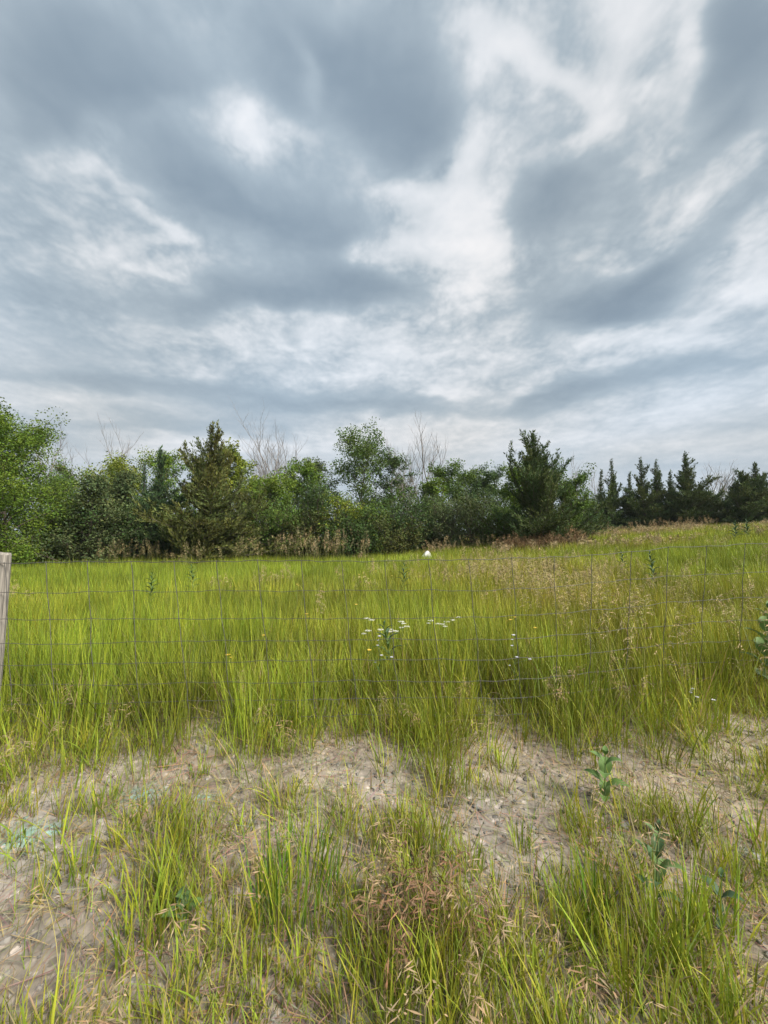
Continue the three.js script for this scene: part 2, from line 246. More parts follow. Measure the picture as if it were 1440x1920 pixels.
// broad-leaved tree or shrub: h tall, w crown radius, crown from fraction b of its height
function broadleaf(t, { h, w, b = 0.12, seed, col, leaves = 6000, size = 0.12, limbs = 18, stems = 1, loose = 1, bark = BARK.brown, spire = 0 }) {
  const r = rng(seed), wood = new MB(), branches = new MB(), crown = new MB(), tips = [];
  for (let s = 0; s < stems; s++) {
    const sa = r() * 6.28, off = stems > 1 ? w * 0.3 : 0, hh = h * (s ? 0.72 + r() * 0.25 : 0.97), dir = norm([Math.cos(sa) * (stems > 1 ? 0.3 : 0.06), 1, Math.sin(sa) * (stems > 1 ? 0.3 : 0.06)]);
    const tr = bough(wood, [Math.cos(sa) * off * 0.3, -0.1, Math.sin(sa) * off * 0.3], dir, hh * 0.96, 0.012 * h + 0.02, 0.012, 7, 7, bark, r, 0.1, 0.1);
    const n = Math.round(limbs / Math.sqrt(stems));
    for (let k = 0; k < n; k++) {
      const t0 = clamp(b + (1 - b) * ((k + r() * 0.8) / n), 0.02, 0.97), i = Math.min(6, Math.floor(t0 * 7)), f = t0 * 7 - i, A = tr.pts[i], B = tr.pts[i + 1], p = [lerp(A[0], B[0], f), lerp(A[1], B[1], f), lerp(A[2], B[2], f)];
      const u = (t0 - b) / (1 - b), prof = spire ? Math.pow(1 - u, 0.8) * 0.95 + 0.12 : Math.pow(Math.sin(Math.PI * clamp(0.12 + u * 0.8, 0, 1)), 0.7), L = w * prof * (0.62 + r() * 0.55), az = k * 2.399 + r() * 0.9 + s * 1.3, e = 0.25 + u * 0.75;
      const br = bough(branches, p, norm([Math.cos(az), e, Math.sin(az)]), L, 0.02 + 0.008 * L, 0.008, 4, 4, bark, r, 0.06, 0.22);
      tips.push([br.pts[4], 1], [br.pts[3], 0.9], [br.pts[2], 0.75]);
      for (let m = 0; m < 4; m++) { const q = br.pts[1 + Math.floor(r() * 3.99) % 4], sd = norm([br.d[0] + (r() - 0.5) * 1.8, br.d[1] + (r() - 0.35) * 1.3, br.d[2] + (r() - 0.5) * 1.8]), sb = bough(branches, q, sd, L * (0.28 + r() * 0.3) + 0.15, 0.012, 0.005, 2, 3, bark, r, 0.08, 0.25); tips.push([sb.pts[2], 0.85], [sb.pts[1], 0.6]); }
    }
    tips.push([tr.pts[7], 0.7], [tr.pts[6], 0.8]);
  }
  const each = leaves * 1.7 / tips.length, rad = Math.max(0.22, 0.2 * w + 0.14) * loose;
  for (const [p, k] of tips) { if (p[1] < 0.15) p[1] = 0.15 + r() * 0.3; clump(crown, p, rad * k * (0.7 + r() * 0.6), Math.round(each * (0.6 + r() * 0.8)), size, col, r); }
  part(t, 'trunk', wood.geo(), M.bark); part(t, 'branches', branches.geo(), M.bark, 'stuff'); part(t, 'crown', crown.geo(), M.leaf, 'stuff');
}
// red cedar: a pointed leader, ragged upswept boughs, feathery sprays
function cedar(t, { h, w, seed, col, boughs = 190, size = 0.17, full = 0.62, tip = 1, dense = 1 }) {
  const r = rng(seed), wood = new MB(), branches = new MB(), crown = new MB();
  const tr = bough(wood, [0, -0.1, 0], [0, 1, 0], h + 0.05, 0.014 * h + 0.02, 0.006, 9, 6, BARK.brown, r, 0.25, 0.05);
  const spray = (p, d, n, s, tone) => { for (let k = 0; k < n; k++) { const w1 = unit(r), dd = norm([d[0] * 1.1 + w1[0] * 0.85, d[1] * 1.1 + w1[1] * 0.75 + 0.25, d[2] * 1.1 + w1[2] * 0.85]); const w2 = unit(r), x = dd[1] * w2[2] - dd[2] * w2[1], y = dd[2] * w2[0] - dd[0] * w2[2], z = dd[0] * w2[1] - dd[1] * w2[0]; const l = s * (0.55 + r() * 0.9); crown.leaf([p[0] + w1[0] * s * 0.3, p[1] + w1[1] * s * 0.3, p[2] + w1[2] * s * 0.3], dd, norm([x, y, z]), l, l * 0.34, vary(tone, r, 0.28, 0.12)); } };
  for (let k = 0; k < boughs; k++) {
    const u = Math.pow((k + r()) / boughs, 1.15), y = u * 0.985, i = Math.min(8, Math.floor(y * 9)), f = y * 9 - i, A = tr.pts[i], B = tr.pts[i + 1], p = [lerp(A[0], B[0], f), lerp(A[1], B[1], f), lerp(A[2], B[2], f)];
    const sp = 0.9 - 0.28 * tip, v = clamp(u / sp, 0, 1), prof = u < sp ? lerp(1, 0.26, Math.pow(v, 1.3 / (1.35 - full))) : lerp(0.26, 0.035, (u - sp) / (1 - sp));
    const lobe = 0.78 + 0.5 * noise(Math.cos(k * 2.399) * 1.3 + seed, u * 5 + Math.sin(k * 2.399)), L = w * prof * lobe * (r() < 0.16 ? 1.25 + r() * (u > sp ? 1.3 : 0.4) : 0.6 + r() * 0.5) + 0.06, az = k * 2.399 + r() * 1.2, e = u > full ? 0.75 + r() * 0.7 : 0.15 + u * 0.5 + r() * 0.35, tone = vary(col, r, 0.26, 0.16);
    const seg = Math.max(2, Math.min(6, Math.round(L / 0.3))), br = bough(branches, p, norm([Math.cos(az), e, Math.sin(az)]), L, 0.008 + 0.009 * L, 0.004, seg, 3, BARK.brown, r, u > full ? 0.1 : 0.03, 0.17);
    for (let s = 0; s < seg; s++) {
      const P = br.pts[s], Q = br.pts[s + 1], d = norm([Q[0] - P[0], Q[1] - P[1], Q[2] - P[2]]), start = s === 0 && L > 0.7 ? 0.5 : 0, m = Math.max(2, Math.round(L / seg / 0.085));
      for (let q = 0; q < m; q++) { const g = start + (1 - start) * (q + r()) / m; spray([lerp(P[0], Q[0], g), lerp(P[1], Q[1], g), lerp(P[2], Q[2], g)], d, Math.round((4 + r() * 3) * dense), size * (0.55 + 0.55 * (1 - u)) * (1.12 - 0.4 * (s + g) / seg), tone); }
    }
    if (L > 0.9) for (let s = 1; s < seg; s++) for (const side of [-1, 1]) {
      const P = br.pts[s], d0 = norm([br.pts[s + 1][0] - P[0], br.pts[s + 1][1] - P[1], br.pts[s + 1][2] - P[2]]), d = norm([d0[0] * 0.6 - side * d0[2], d0[1] + 0.15 + (r() - 0.5) * 0.5, d0[2] * 0.6 + side * d0[0]]), l2 = L * 0.3 * (0.6 + r() * 0.6), sb = bough(branches, P, d, l2, 0.006, 0.003, 2, 3, BARK.brown, r, 0.05, 0.2);
      for (let q = 0; q < Math.max(2, Math.round(l2 / 0.1)); q++) { const g = Math.min(1.99, (q + r()) / Math.max(2, Math.round(l2 / 0.1)) * 2), a = sb.pts[Math.floor(g)], b2 = sb.pts[Math.floor(g) + 1], ff = g % 1; spray([lerp(a[0], b2[0], ff), lerp(a[1], b2[1], ff), lerp(a[2], b2[2], ff)], d, Math.round(4 * dense), size * 0.85, tone); }
    }
  }
  spray(tr.pts[9], [0, 1, 0], 6, size * 1.1, col);
  part(t, 'trunk', wood.geo(), M.bark); part(t, 'branches', branches.geo(), M.bark, 'stuff'); part(t, 'crown', crown.geo(), M.needle, 'stuff');
}
// bare dead tree: forked grey limbs and twigs
function bare(t, { h, w, seed, stems = 1, depth = 4, thick = 1, bark = BARK.grey }) {
  const r = rng(seed), wood = new MB(), twigs = new MB();
  const grow = (p, d, L, rad, n) => {
    const b = bough(n === depth ? wood : twigs, p, d, L, rad, rad * 0.55, 4, n > 2 ? 5 : 3, bark, r, 0.07, 0.15);
    if (!n) return;
    const kids = n === depth ? 8 : 4;
    for (let k = 0; k < kids; k++) { const q = b.pts[n === depth ? 1 + Math.floor(k / 2) : 1 + (k % 4)], a = k * 2.399 + r() * 2, s = 0.45 + r() * 0.5, side = [Math.cos(a) * s * w / h * 3.2, 0.1 + r() * 0.25, Math.sin(a) * s * w / h * 3.2]; grow(q, norm([b.d[0] * 0.9 + side[0], b.d[1] * 0.9 + side[1], b.d[2] * 0.9 + side[2]]), L * (0.42 + r() * 0.22), Math.max(0.004, rad * 0.5), n - 1); }
  };
  for (let s = 0; s < stems; s++) { const a = s * 2.4 + r(); grow([0.1 * s, -0.1, 0], norm([Math.cos(a) * 0.16 * (stems > 1), 1, Math.sin(a) * 0.12 * (stems > 1)]), h * (0.72 - s * 0.07), (0.008 * h + 0.02) * thick, depth); }
  part(t, 'trunk', wood.geo(), M.bark); part(t, 'branches', twigs.geo(), M.bark, 'stuff');
}
const LEAF = { bright: [0.135, 0.205, 0.026], yellow: [0.2, 0.245, 0.03], mid: [0.1, 0.16, 0.03], deep: [0.07, 0.115, 0.032], grey: [0.115, 0.15, 0.058], olive: [0.108, 0.122, 0.034], blue: [0.062, 0.108, 0.044], cedar: [0.08, 0.11, 0.036] };
function tree(kind, name, label, px, topY, D, halfPx, colour, opt = {}, group) {
  const p = stand(px, 1010, D), top = at(px, topY, D).y, t = thing(name, label, 'tree', p, 0, group), o = { h: top - p.y, w: halfPx * D / FPX * (kind === broadleaf ? 1.15 : 1.4), seed: Math.round(px * 7 + topY * 3 + D), col: LEAF[colour], ...opt };
  kind(t, o); return t;
}
scene.fog = new THREE.FogExp2(new THREE.Color(0.86, 0.92, 1), 0.00025);   // thin summer haze
// left to right; the wood's edge lies some 18 to 40 m off
tree(broadleaf, 'broadleaf_tree', 'tall feathery tree at the left edge, behind the big bright green one', -45, 768, 24, 75, 'mid', { leaves: 5200, size: 0.13, loose: 0.8 });
tree(broadleaf, 'broadleaf_tree', 'big bright green leafy tree cut by the left edge, above the fence post', 20, 800, 17, 100, 'bright', { leaves: 26000, size: 0.082, limbs: 34, b: 0.04 });
tree(broadleaf, 'broadleaf_tree', 'dark distant tree with bare twigs just right of the big left tree', 108, 868, 40, 34, 'olive', { leaves: 2400, size: 0.16 });
tree(bare, 'bare_tree', 'leafless twiggy tree just right of the big left tree', 92, 846, 42, 30, 'mid', { depth: 4 });
tree(broadleaf, 'willow_shrub', 'grey green willowy tree right of the big left tree, with a narrow top', 152, 858, 19, 62, 'grey', { leaves: 10000, size: 0.1, b: 0.03, limbs: 30, spire: 1, stems: 2 });
tree(bare, 'bare_tree', 'small pinkish grey leafless tree above the bright green round tree', 199, 846, 44, 24, 'mid', { depth: 4 });
tree(broadleaf, 'broadleaf_tree', 'bright yellow green rounded tree left of the dark blue green cedar', 216, 878, 24, 62, 'yellow', { leaves: 9000, size: 0.11, b: 0.05, limbs: 26 });
tree(cedar, 'cedar_tree', 'slim dark cedar spire left of the dark blue green cedar', 263, 868, 23, 34, 'blue', { boughs: 120, size: 0.16 });
tree(cedar, 'cedar_tree', 'dark blue green cedar left of the big olive cedar', 296, 840, 22, 66, 'blue', { boughs: 230, size: 0.17, full: 0.72 });
tree(broadleaf, 'broadleaf_tree', 'bright leafy tree behind and between the two left cedars', 330, 846, 28, 46, 'bright', { leaves: 7000, size: 0.12, b: 0.1 });
tree(cedar, 'cedar_tree', 'big olive cedar with the tallest ragged spire, left of centre', 393, 797, 20.5, 98, 'olive', { boughs: 290, size: 0.18, full: 0.3, tip: 0.75 });
tree(broadleaf, 'broadleaf_tree', 'yellow green tree with a forked top right of the big olive cedar', 450, 842, 26, 42, 'yellow', { leaves: 6500, size: 0.13, loose: 0.85 });
tree(bare, 'bare_tree', 'tall grey leafless forked tree between the olive cedar and the poplar', 512, 838, 35, 46, 'mid', { stems: 3, depth: 4 });
tree(broadleaf, 'broadleaf_tree', 'fresh green tree under the tall forked leafless tree', 508, 904, 25, 44, 'bright', { leaves: 7000, size: 0.11, b: 0.05 });
tree(broadleaf, 'broadleaf_tree', 'light green tree left of the tall poplar', 572, 868, 27, 42, 'bright', { leaves: 7000, size: 0.12, b: 0.1 });
tree(broadleaf, 'broadleaf_tree', 'dull green open crowned tree touching the left of the poplar', 610, 858, 33, 38, 'grey', { leaves: 3800, size: 0.13, loose: 0.8, b: 0.3 });
tree(broadleaf, 'poplar_tree', 'tall poplar in the middle, the highest crown of the wood', 662, 836, 32, 74, 'mid', { leaves: 11000, size: 0.14, b: 0.16, limbs: 26, loose: 0.85 });
tree(broadleaf, 'poplar_tree', 'slender open poplar with a bare trunk just right of the tall poplar', 737, 850, 33, 30, 'deep', { leaves: 2600, size: 0.14, b: 0.45, loose: 0.75, bark: BARK.grey });
tree(bare, 'bare_tree', 'leafless grey tree right of the slender poplar', 782, 850, 37, 28, 'mid', { depth: 4, thick: 1.2 });
tree(bare, 'bare_tree', 'thin leafless tree just behind the slender poplar', 759, 856, 40, 20, 'mid', { depth: 4 });
tree(broadleaf, 'broadleaf_tree', 'bushy green tree right of the leafless grey tree', 806, 908, 28, 36, 'bright', { leaves: 5200, size: 0.12, b: 0.1 });
tree(broadleaf, 'broadleaf_tree', 'green tree with two humps midway between poplar and right cedar', 846, 882, 31, 44, 'mid', { leaves: 6500, size: 0.13, b: 0.12 });
tree(broadleaf, 'broadleaf_tree', 'lower rounded tree left of the grey green one before the right cedar', 906, 890, 32, 42, 'deep', { leaves: 6500, size: 0.13, b: 0.12 });
tree(broadleaf, 'broadleaf_tree', 'bright green tree directly behind the left of the lone right cedar', 972, 872, 26, 46, 'bright', { leaves: 8000, size: 0.12, b: 0.06 });
tree(cedar, 'cedar_tree', 'lone tall dark cedar right of centre, brown weeds at its foot', 1011, 808, 21, 84, 'cedar', { boughs: 270, size: 0.17, full: 0.2, tip: 0.6 });
tree(broadleaf, 'broadleaf_tree', 'rounded dark green tree on the right shoulder of the lone cedar', 1060, 902, 24, 40, 'mid', { leaves: 6500, size: 0.11, b: 0.05 });
tree(broadleaf, 'broadleaf_tree', 'shaded tree filling the gap between the big left tree and the willowy one', 112, 905, 27, 60, 'mid', { leaves: 8000, size: 0.11, b: 0.03, limbs: 26 });
// shrubs along the wood's foot
const hedge = 'shrubs along the foot of the wood';
for (const [px, top, D, half, col, label] of [
  [95, 965, 19, 60, 'mid', 'low green shrub at the foot of the big left tree'], [205, 968, 20, 60, 'deep', 'low shrub below the bright rounded tree on the left'],
  [470, 925, 23, 46, 'olive', 'brownish green shrub at the right foot of the olive cedar'], [536, 940, 22.5, 44, 'mid', 'green shrub below the tall forked leafless tree'],
  [598, 912, 23, 46, 'deep', 'dark shrub below and left of the poplar'], [640, 938, 22.5, 34, 'yellow', 'yellow green shrub below the poplar'], [695, 955, 23, 44, 'mid', 'green shrub below the gap right of the poplar'],
  [752, 935, 24, 44, 'deep', 'dark green shrub below the slender poplar'], [838, 950, 25, 50, 'grey', 'greyish shrub below the tree with two humps'], [894, 940, 25.5, 46, 'grey', 'grey green shrub left of the lone cedar'], [938, 965, 24, 36, 'mid', 'small green shrub at the left foot of the lone cedar'],
  [575, 980, 22, 44, 'olive', 'low olive shrub behind the pale plumes'], [655, 985, 22, 44, 'deep', 'lowest dark shrub below the yellow green one'], [735, 985, 23, 44, 'olive', 'low olive shrub below the slender poplar'], [1090, 950, 27, 34, 'deep', 'small dark shrub at the right foot of the lone cedar'],
]) tree(broadleaf, 'shrub', label, px, top, D, half, col, { leaves: 5600, size: 0.1, b: 0.02, limbs: 26, stems: 3, loose: 1.15 }, hedge);
tree(cedar, 'cedar_tree', 'small dark cedar among the shrubs right of the poplar', 797, 918, 26, 30, 'cedar', { boughs: 120, size: 0.16, full: 0.7 });
// the stand of cedars on the rise at the right
const stand_ = 'cedars in a row on the rise';
for (const [px, top, D, half, boughs, label] of [
  [1098, 922, 40, 22, 90, 'small hazy cedar in the gap right of the lone cedar'], [1128, 882, 39, 24, 110, 'slim cedar at the left end of the cedar row'], [1153, 862, 37, 34, 150, 'second cedar of the row from the left, with a narrow tip'], [1184, 886, 38, 30, 130, 'low cedar in the row, third from the left'],
  [1209, 860, 36, 34, 160, 'tall leaning cedar in the middle of the row'], [1235, 864, 38, 30, 130, 'cedar right beside the tall leaning one in the row'], [1262, 884, 37, 32, 130, 'blunt cedar left of the tallest cedar of the row'], [1286, 849, 35, 40, 180, 'tallest cedar of the row, with spreading side boughs'], [1320, 906, 35, 34, 140, 'round topped cedar at the right end of the row'],
  [1395, 884, 32, 40, 170, 'left of the two cedars at the right edge'], [1424, 868, 33, 42, 180, 'taller of the two cedars at the right edge'], [1478, 890, 33, 40, 150, 'cedar cut off by the right edge, behind the taller edge cedar'],
]) tree(cedar, 'cedar_tree', label, px, top, D, half, 'cedar', { boughs, size: 0.2, full: 0.15 + (px % 7) * 0.06, tip: 0.3 + (px % 5) * 0.1 }, stand_);
// far trees beyond
const far = 'far trees beyond the wood';
for (const [px, top, D, half, label] of [[1068, 893, 75, 20, 'pale far leafless tree right behind the lone cedar'], [1086, 900, 80, 18, 'pale far leafless tree in the gap left of the cedar row'], [1108, 906, 82, 16, 'faint far leafless tree close to the cedar row'], [1334, 900, 85, 18, 'faint far leafless tree right of the cedar row'], [1352, 896, 80, 20, 'pale far leafless tree between the row and the edge cedars'], [1372, 902, 88, 16, 'faint far leafless tree beside the edge cedars']])
  tree(bare, 'bare_tree', label, px, top, D, half, 'mid', { depth: 3, thick: 1.5 }, far);
for (const [px, top, D, half, col, label] of [[545, 905, 48, 44, 'deep', 'far tree behind the light green tree left of the poplar'], [700, 935, 52, 40, 'deep', 'far low tree seen in the gap right of the poplar'], [760, 905, 50, 34, 'olive', 'far tree behind the leafless grey trees'], [878, 896, 52, 46, 'mid', 'far tree behind the two humps'], [935, 885, 50, 34, 'deep', 'far tree left of the bright tree behind the lone cedar'], [1075, 938, 70, 34, 'grey', 'far hazy tree low in the gap right of the lone cedar'], [1112, 940, 72, 30, 'grey', 'far hazy tree low behind the cedar row'], [1340, 935, 78, 26, 'grey', 'far hazy tree low right of the cedar row'], [1366, 938, 80, 26, 'grey', 'far hazy tree low beside the edge cedars'], [250, 905, 46, 50, 'deep', 'far tree behind the slim left cedar'], [60, 880, 46, 50, 'deep', 'far tree behind the big left tree'], [470, 905, 46, 50, 'mid', 'far tree behind the yellow green forked tree'], [400, 880, 44, 50, 'mid', 'far tree behind the big olive cedar']])
  tree(broadleaf, 'broadleaf_tree', label, px, top, D, half, col, { leaves: 2600, size: 0.2, b: 0.05 }, far);

// ---------- fence: woven wire on posts ----------
const ROWS = { l: [1056, 1111, 1162, 1208, 1247, 1284, 1320, 1352], c: [1050, 1106, 1157, 1198, 1237, 1277, 1309, 1341], r: [1018, 1071, 1120, 1162, 1198, 1235, 1268, 1298] };
const fenceD = (px) => 2.8 + 0.55 * smooth(850, 1500, px) + 0.001 * Math.max(0, px - 1500);
const fenceY = (px, k) => (px < 850 ? lerp(ROWS.l[k], ROWS.c[k], clamp((px - 20) / 600, 0, 1)) : lerp(ROWS.c[k], ROWS.r[k], smooth(900, 1440, px) * (1 - 0.25) + 0.25 * clamp((px - 900) / 540, 0, 1)));
{
  const f = thing('wire_fence', 'sagging woven wire fence on posts between verge and field', 'fence', new THREE.Vector3(0, 0, 0)), r = rng(31);
  const stays = []; for (let x = -470, i = 0; x < 1960; x += x < 1000 ? 79.5 : 71, i++) stays.push({ x: x + (r() - 0.5) * 5, j: ROWS.c.map(() => (r() - 0.5) * 4.5), jx: ROWS.c.map(() => (r() - 0.5) * 3.5) });
  const leanX = (px, y) => (y - 1050) / 160 * lerp(16, -8, smooth(850, 1200, px)) * (px < 300 ? 0.5 : 1);
  const P = (px, k, dy = 0, dx = 0) => { const y = fenceY(px, k), x = px + leanX(px, y) + dx, q = at(x, y + dy, fenceD(px)); return q; };
  for (let k = 0; k < 8; k++) {
    const pts = [];
    stays.forEach((s, i) => { pts.push(P(s.x, k, s.j[k], s.jx[k])); const n = stays[i + 1]; if (n) for (const u of [0.25, 0.5, 0.75]) { const x = lerp(s.x, n.x, u); pts.push(P(x, k, lerp(s.j[k], n.j[k], u) + (u === 0.5 ? 1.6 : 0.6) + (r() - 0.5) * 1.4)); } });
    part(f, 'line_wire', new THREE.TubeGeometry(new THREE.CatmullRomCurve3(pts, false, 'centripetal'), pts.length * 3, k === 0 ? 0.0023 : 0.0019, 5), M.wire);
  }
  const knot = new THREE.TorusGeometry(0.0042, 0.0017, 5, 8);
  for (const s of stays) {
    const pts = []; for (let k = 0; k < 8; k++) { pts.push(P(s.x, k, s.j[k], s.jx[k])); if (k < 7) { const a = P(s.x, k, s.j[k], s.jx[k]), b = P(s.x, k + 1, s.j[k + 1], s.jx[k + 1]), m = a.lerp(b, 0.5); m.x += (r() - 0.5) * 0.008; m.z += (r() - 0.5) * 0.01; pts.push(m); } }
    const st = part(f, 'stay_wire', new THREE.TubeGeometry(new THREE.CatmullRomCurve3(pts, false, 'centripetal'), 42, 0.0023, 5), M.wire);
    for (let k = 0; k < 8; k++) { const n = part(st, 'knot', knot, M.wire); n.position.copy(pts[k * 2]); n.rotation.set(r(), 1.2 + r() * 0.6, 0); }
  }
  // weathered posts
  const wood = tex(256, 512, (i, j) => { const g = fbm(i / 7, j / 90, 4, 0.6), c = noise(i / 3, j / 60), k = 0.5 + g * 0.2 - smooth(0.35, 0.6, c) * 0.2; return [k * 1.05, k, k * 0.93]; }, true);
  const woodB = tex(256, 512, (i, j) => { const g = fbm(i / 7, j / 90, 4, 0.6), c = noise(i / 3, j / 60), k = 0.5 + g * 0.3 - smooth(0.3, 0.6, c) * 0.5; return [k, k, k]; });
  const pm = new THREE.MeshStandardMaterial({ name: 'weathered grey post', map: wood, bumpMap: woodB, bumpScale: 0.004, roughness: 0.95 });
  for (const [px, top] of [[-4, 1036], [-470, 1040], [1950, 985]]) {
    const D = fenceD(px) + 0.045, a = at(px, top, D), y0 = height(a.x, a.z) - 0.25, h = a.y - y0, prof = [[0, 0], [0.052, 0], [0.05, h * 0.4], [0.048, h * 0.7], [0.046, h - 0.02], [0.04, h - 0.004], [0, h]].map(([u, v]) => new THREE.Vector2(u, v));
    const g = new THREE.LatheGeometry(prof, 18), q = g.attributes.position; for (let i = 0; i < q.count; i++) { const x = q.getX(i), z = q.getZ(i), y = q.getY(i), A = Math.atan2(z, x), k = 1 + 0.07 * Math.sin(A * 3 + 1) + 0.05 * noise(A * 2, y * 3 + px); q.setXYZ(i, x * k, y + (y > h - 0.03 ? 0.012 * noise(x * 40, z * 40) : 0), z * k); } g.computeVertexNormals();
    const p = part(f, 'post', g, pm); p.position.set(a.x, y0, a.z); p.rotation.z = -0.03;
  }
}

// ---------- grass ----------
const GREEN = [0.24, 0.32, 0.026], LIME = [0.32, 0.375, 0.036], STRAW = [0.33, 0.26, 0.13], RUST = [0.15, 0.108, 0.058], DEEP = [0.15, 0.25, 0.024];
function tuft(seed, { n, h, w, spread, seg = 4, col = GREEN, dead = 0.12, rust = 0.12, lean = 0.24, bend = 0.95 }) {
  const r = rng(seed), mb = new MB();
  for (let k = 0; k < n; k++) {
    const a = r() * 6.283, q = Math.sqrt(r()) * spread, kind = r(), x = Math.cos(a) * q, z = Math.sin(a) * q, dir = a + (r() - 0.5) * 2.6;
    const isDead = kind < dead, isRust = kind > 1 - rust, c = isDead ? vary(STRAW, r, 0.3, 0.1) : isRust ? vary(RUST, r, 0.35, 0.15) : vary(r() < 0.5 ? LIME : col, r, 0.26, 0.16);
    const hh = h * (0.5 + r() * 0.62) * (isRust ? 0.5 : isDead ? 0.75 : 1);
    mb.blade(x, -0.02, z, hh, w * (0.6 + r() * 0.7) * (isRust ? 0.55 : 1), dir, r() * lean * (isDead ? 2.5 : 1), bend * (r() ** 1.6) * (isDead ? 1.5 : 1), seg, c, (r() - 0.5) * 1.6);
  }
  return mb.geo();
}
// brome: thin stem and a nodding open panicle
function seedStem(seed, { h, col = [0.32, 0.245, 0.13], stems = 4, spread = 0.1, panicle = 0.2, plump = 1, r0 = 0.0014 }) {
  const r = rng(seed), mb = new MB();
  for (let s = 0; s < stems; s++) {
    const a = r() * 6.283, q = Math.sqrt(r()) * spread, hh = h * (0.78 + r() * 0.36), b = r() * 6.283, k = 0.05 + r() * 0.13, pts = [];
    for (let i = 0; i <= 6; i++) { const t = i / 6; pts.push([Math.cos(a) * q + Math.cos(b) * k * t * t * hh, -0.02 + hh * t * (1 - 0.04 * t), Math.sin(a) * q + Math.sin(b) * k * t * t * hh]); }
    mb.tube(pts, r0, r0 * 0.5, 3, vary([0.3, 0.29, 0.1], r, 0.25)); const tone = vary(col, r, 0.22, 0.1);
    const m = 16; for (let i = 0; i < m; i++) { const t = Math.max(0.3, 1 - panicle * (i / m) / hh * 1.15), j = Math.min(5, Math.floor(t * 6)), f = t * 6 - j, A = pts[j], B = pts[j + 1], out = b + (r() - 0.5) * 3.4, l = 0.018 + 0.034 * Math.sin(Math.PI * (0.15 + 0.8 * i / m)) * (0.5 + r()), d = norm([Math.cos(out), 0.5 - r() * 0.9, Math.sin(out)]), P = [lerp(A[0], B[0], f), lerp(A[1], B[1], f), lerp(A[2], B[2], f)];
      const nn = unit(r), cx = [d[1] * nn[2] - d[2] * nn[1], d[2] * nn[0] - d[0] * nn[2], d[0] * nn[1] - d[1] * nn[0]]; mb.leaf(P, d, norm(cx), l * 1.25 * plump, 0.006 * plump, vary(tone, r, 0.25, 0.08)); const e = [P[0] + d[0] * l, P[1] + d[1] * l, P[2] + d[2] * l]; mb.leaf(e, norm([d[0] * 0.5, -0.75, d[2] * 0.5]), norm(cx), 0.028 * plump, 0.0085 * plump, vary(tone, r, 0.25, 0.08)); }
  }
  return mb.geo();
}
const mtx = new THREE.Matrix4(), qt = new THREE.Quaternion(), ev = new THREE.Euler(), sc = new THREE.Vector3(), ps = new THREE.Vector3(), cl = new THREE.Color();
function scatter(parent, name, geos, mat, list) { // list: [x, y, z, turn, sx, sy, r, g, b, tilt]
  geos.forEach((g, k) => {
    const mine = list.filter((_, i) => i % geos.length === k); if (!mine.length) return;
    const im = shade(new THREE.InstancedMesh(g, mat, mine.length)); im.name = name; im.userData.kind = 'stuff';
    mine.forEach(([x, y, z, t, sx, sy, R, G, B, tilt = 0], i) => { ev.set(tilt * Math.cos(t * 7), t, tilt * Math.sin(t * 5)); mtx.compose(ps.set(x, y, z), qt.setFromEuler(ev), sc.set(sx, sy, sx)); im.setMatrixAt(i, mtx); im.setColorAt(i, cl.setRGB(R, G, B)); });
    parent.add(im);
  });
}
const fenceZ = (x) => { let lo = -600, hi = 2100; for (let k = 0; k < 18; k++) { const m = (lo + hi) / 2; (at(m, 1200, fenceD(m)).x < x ? lo = m : hi = m); } return fenceD((lo + hi) / 2); };
const FZ = []; for (let i = 0; i <= 200; i++) FZ.push(fenceZ(-5 + i * 0.05)); const fz = (x) => FZ[clamp(Math.round((x + 5) / 0.05), 0, 200)];
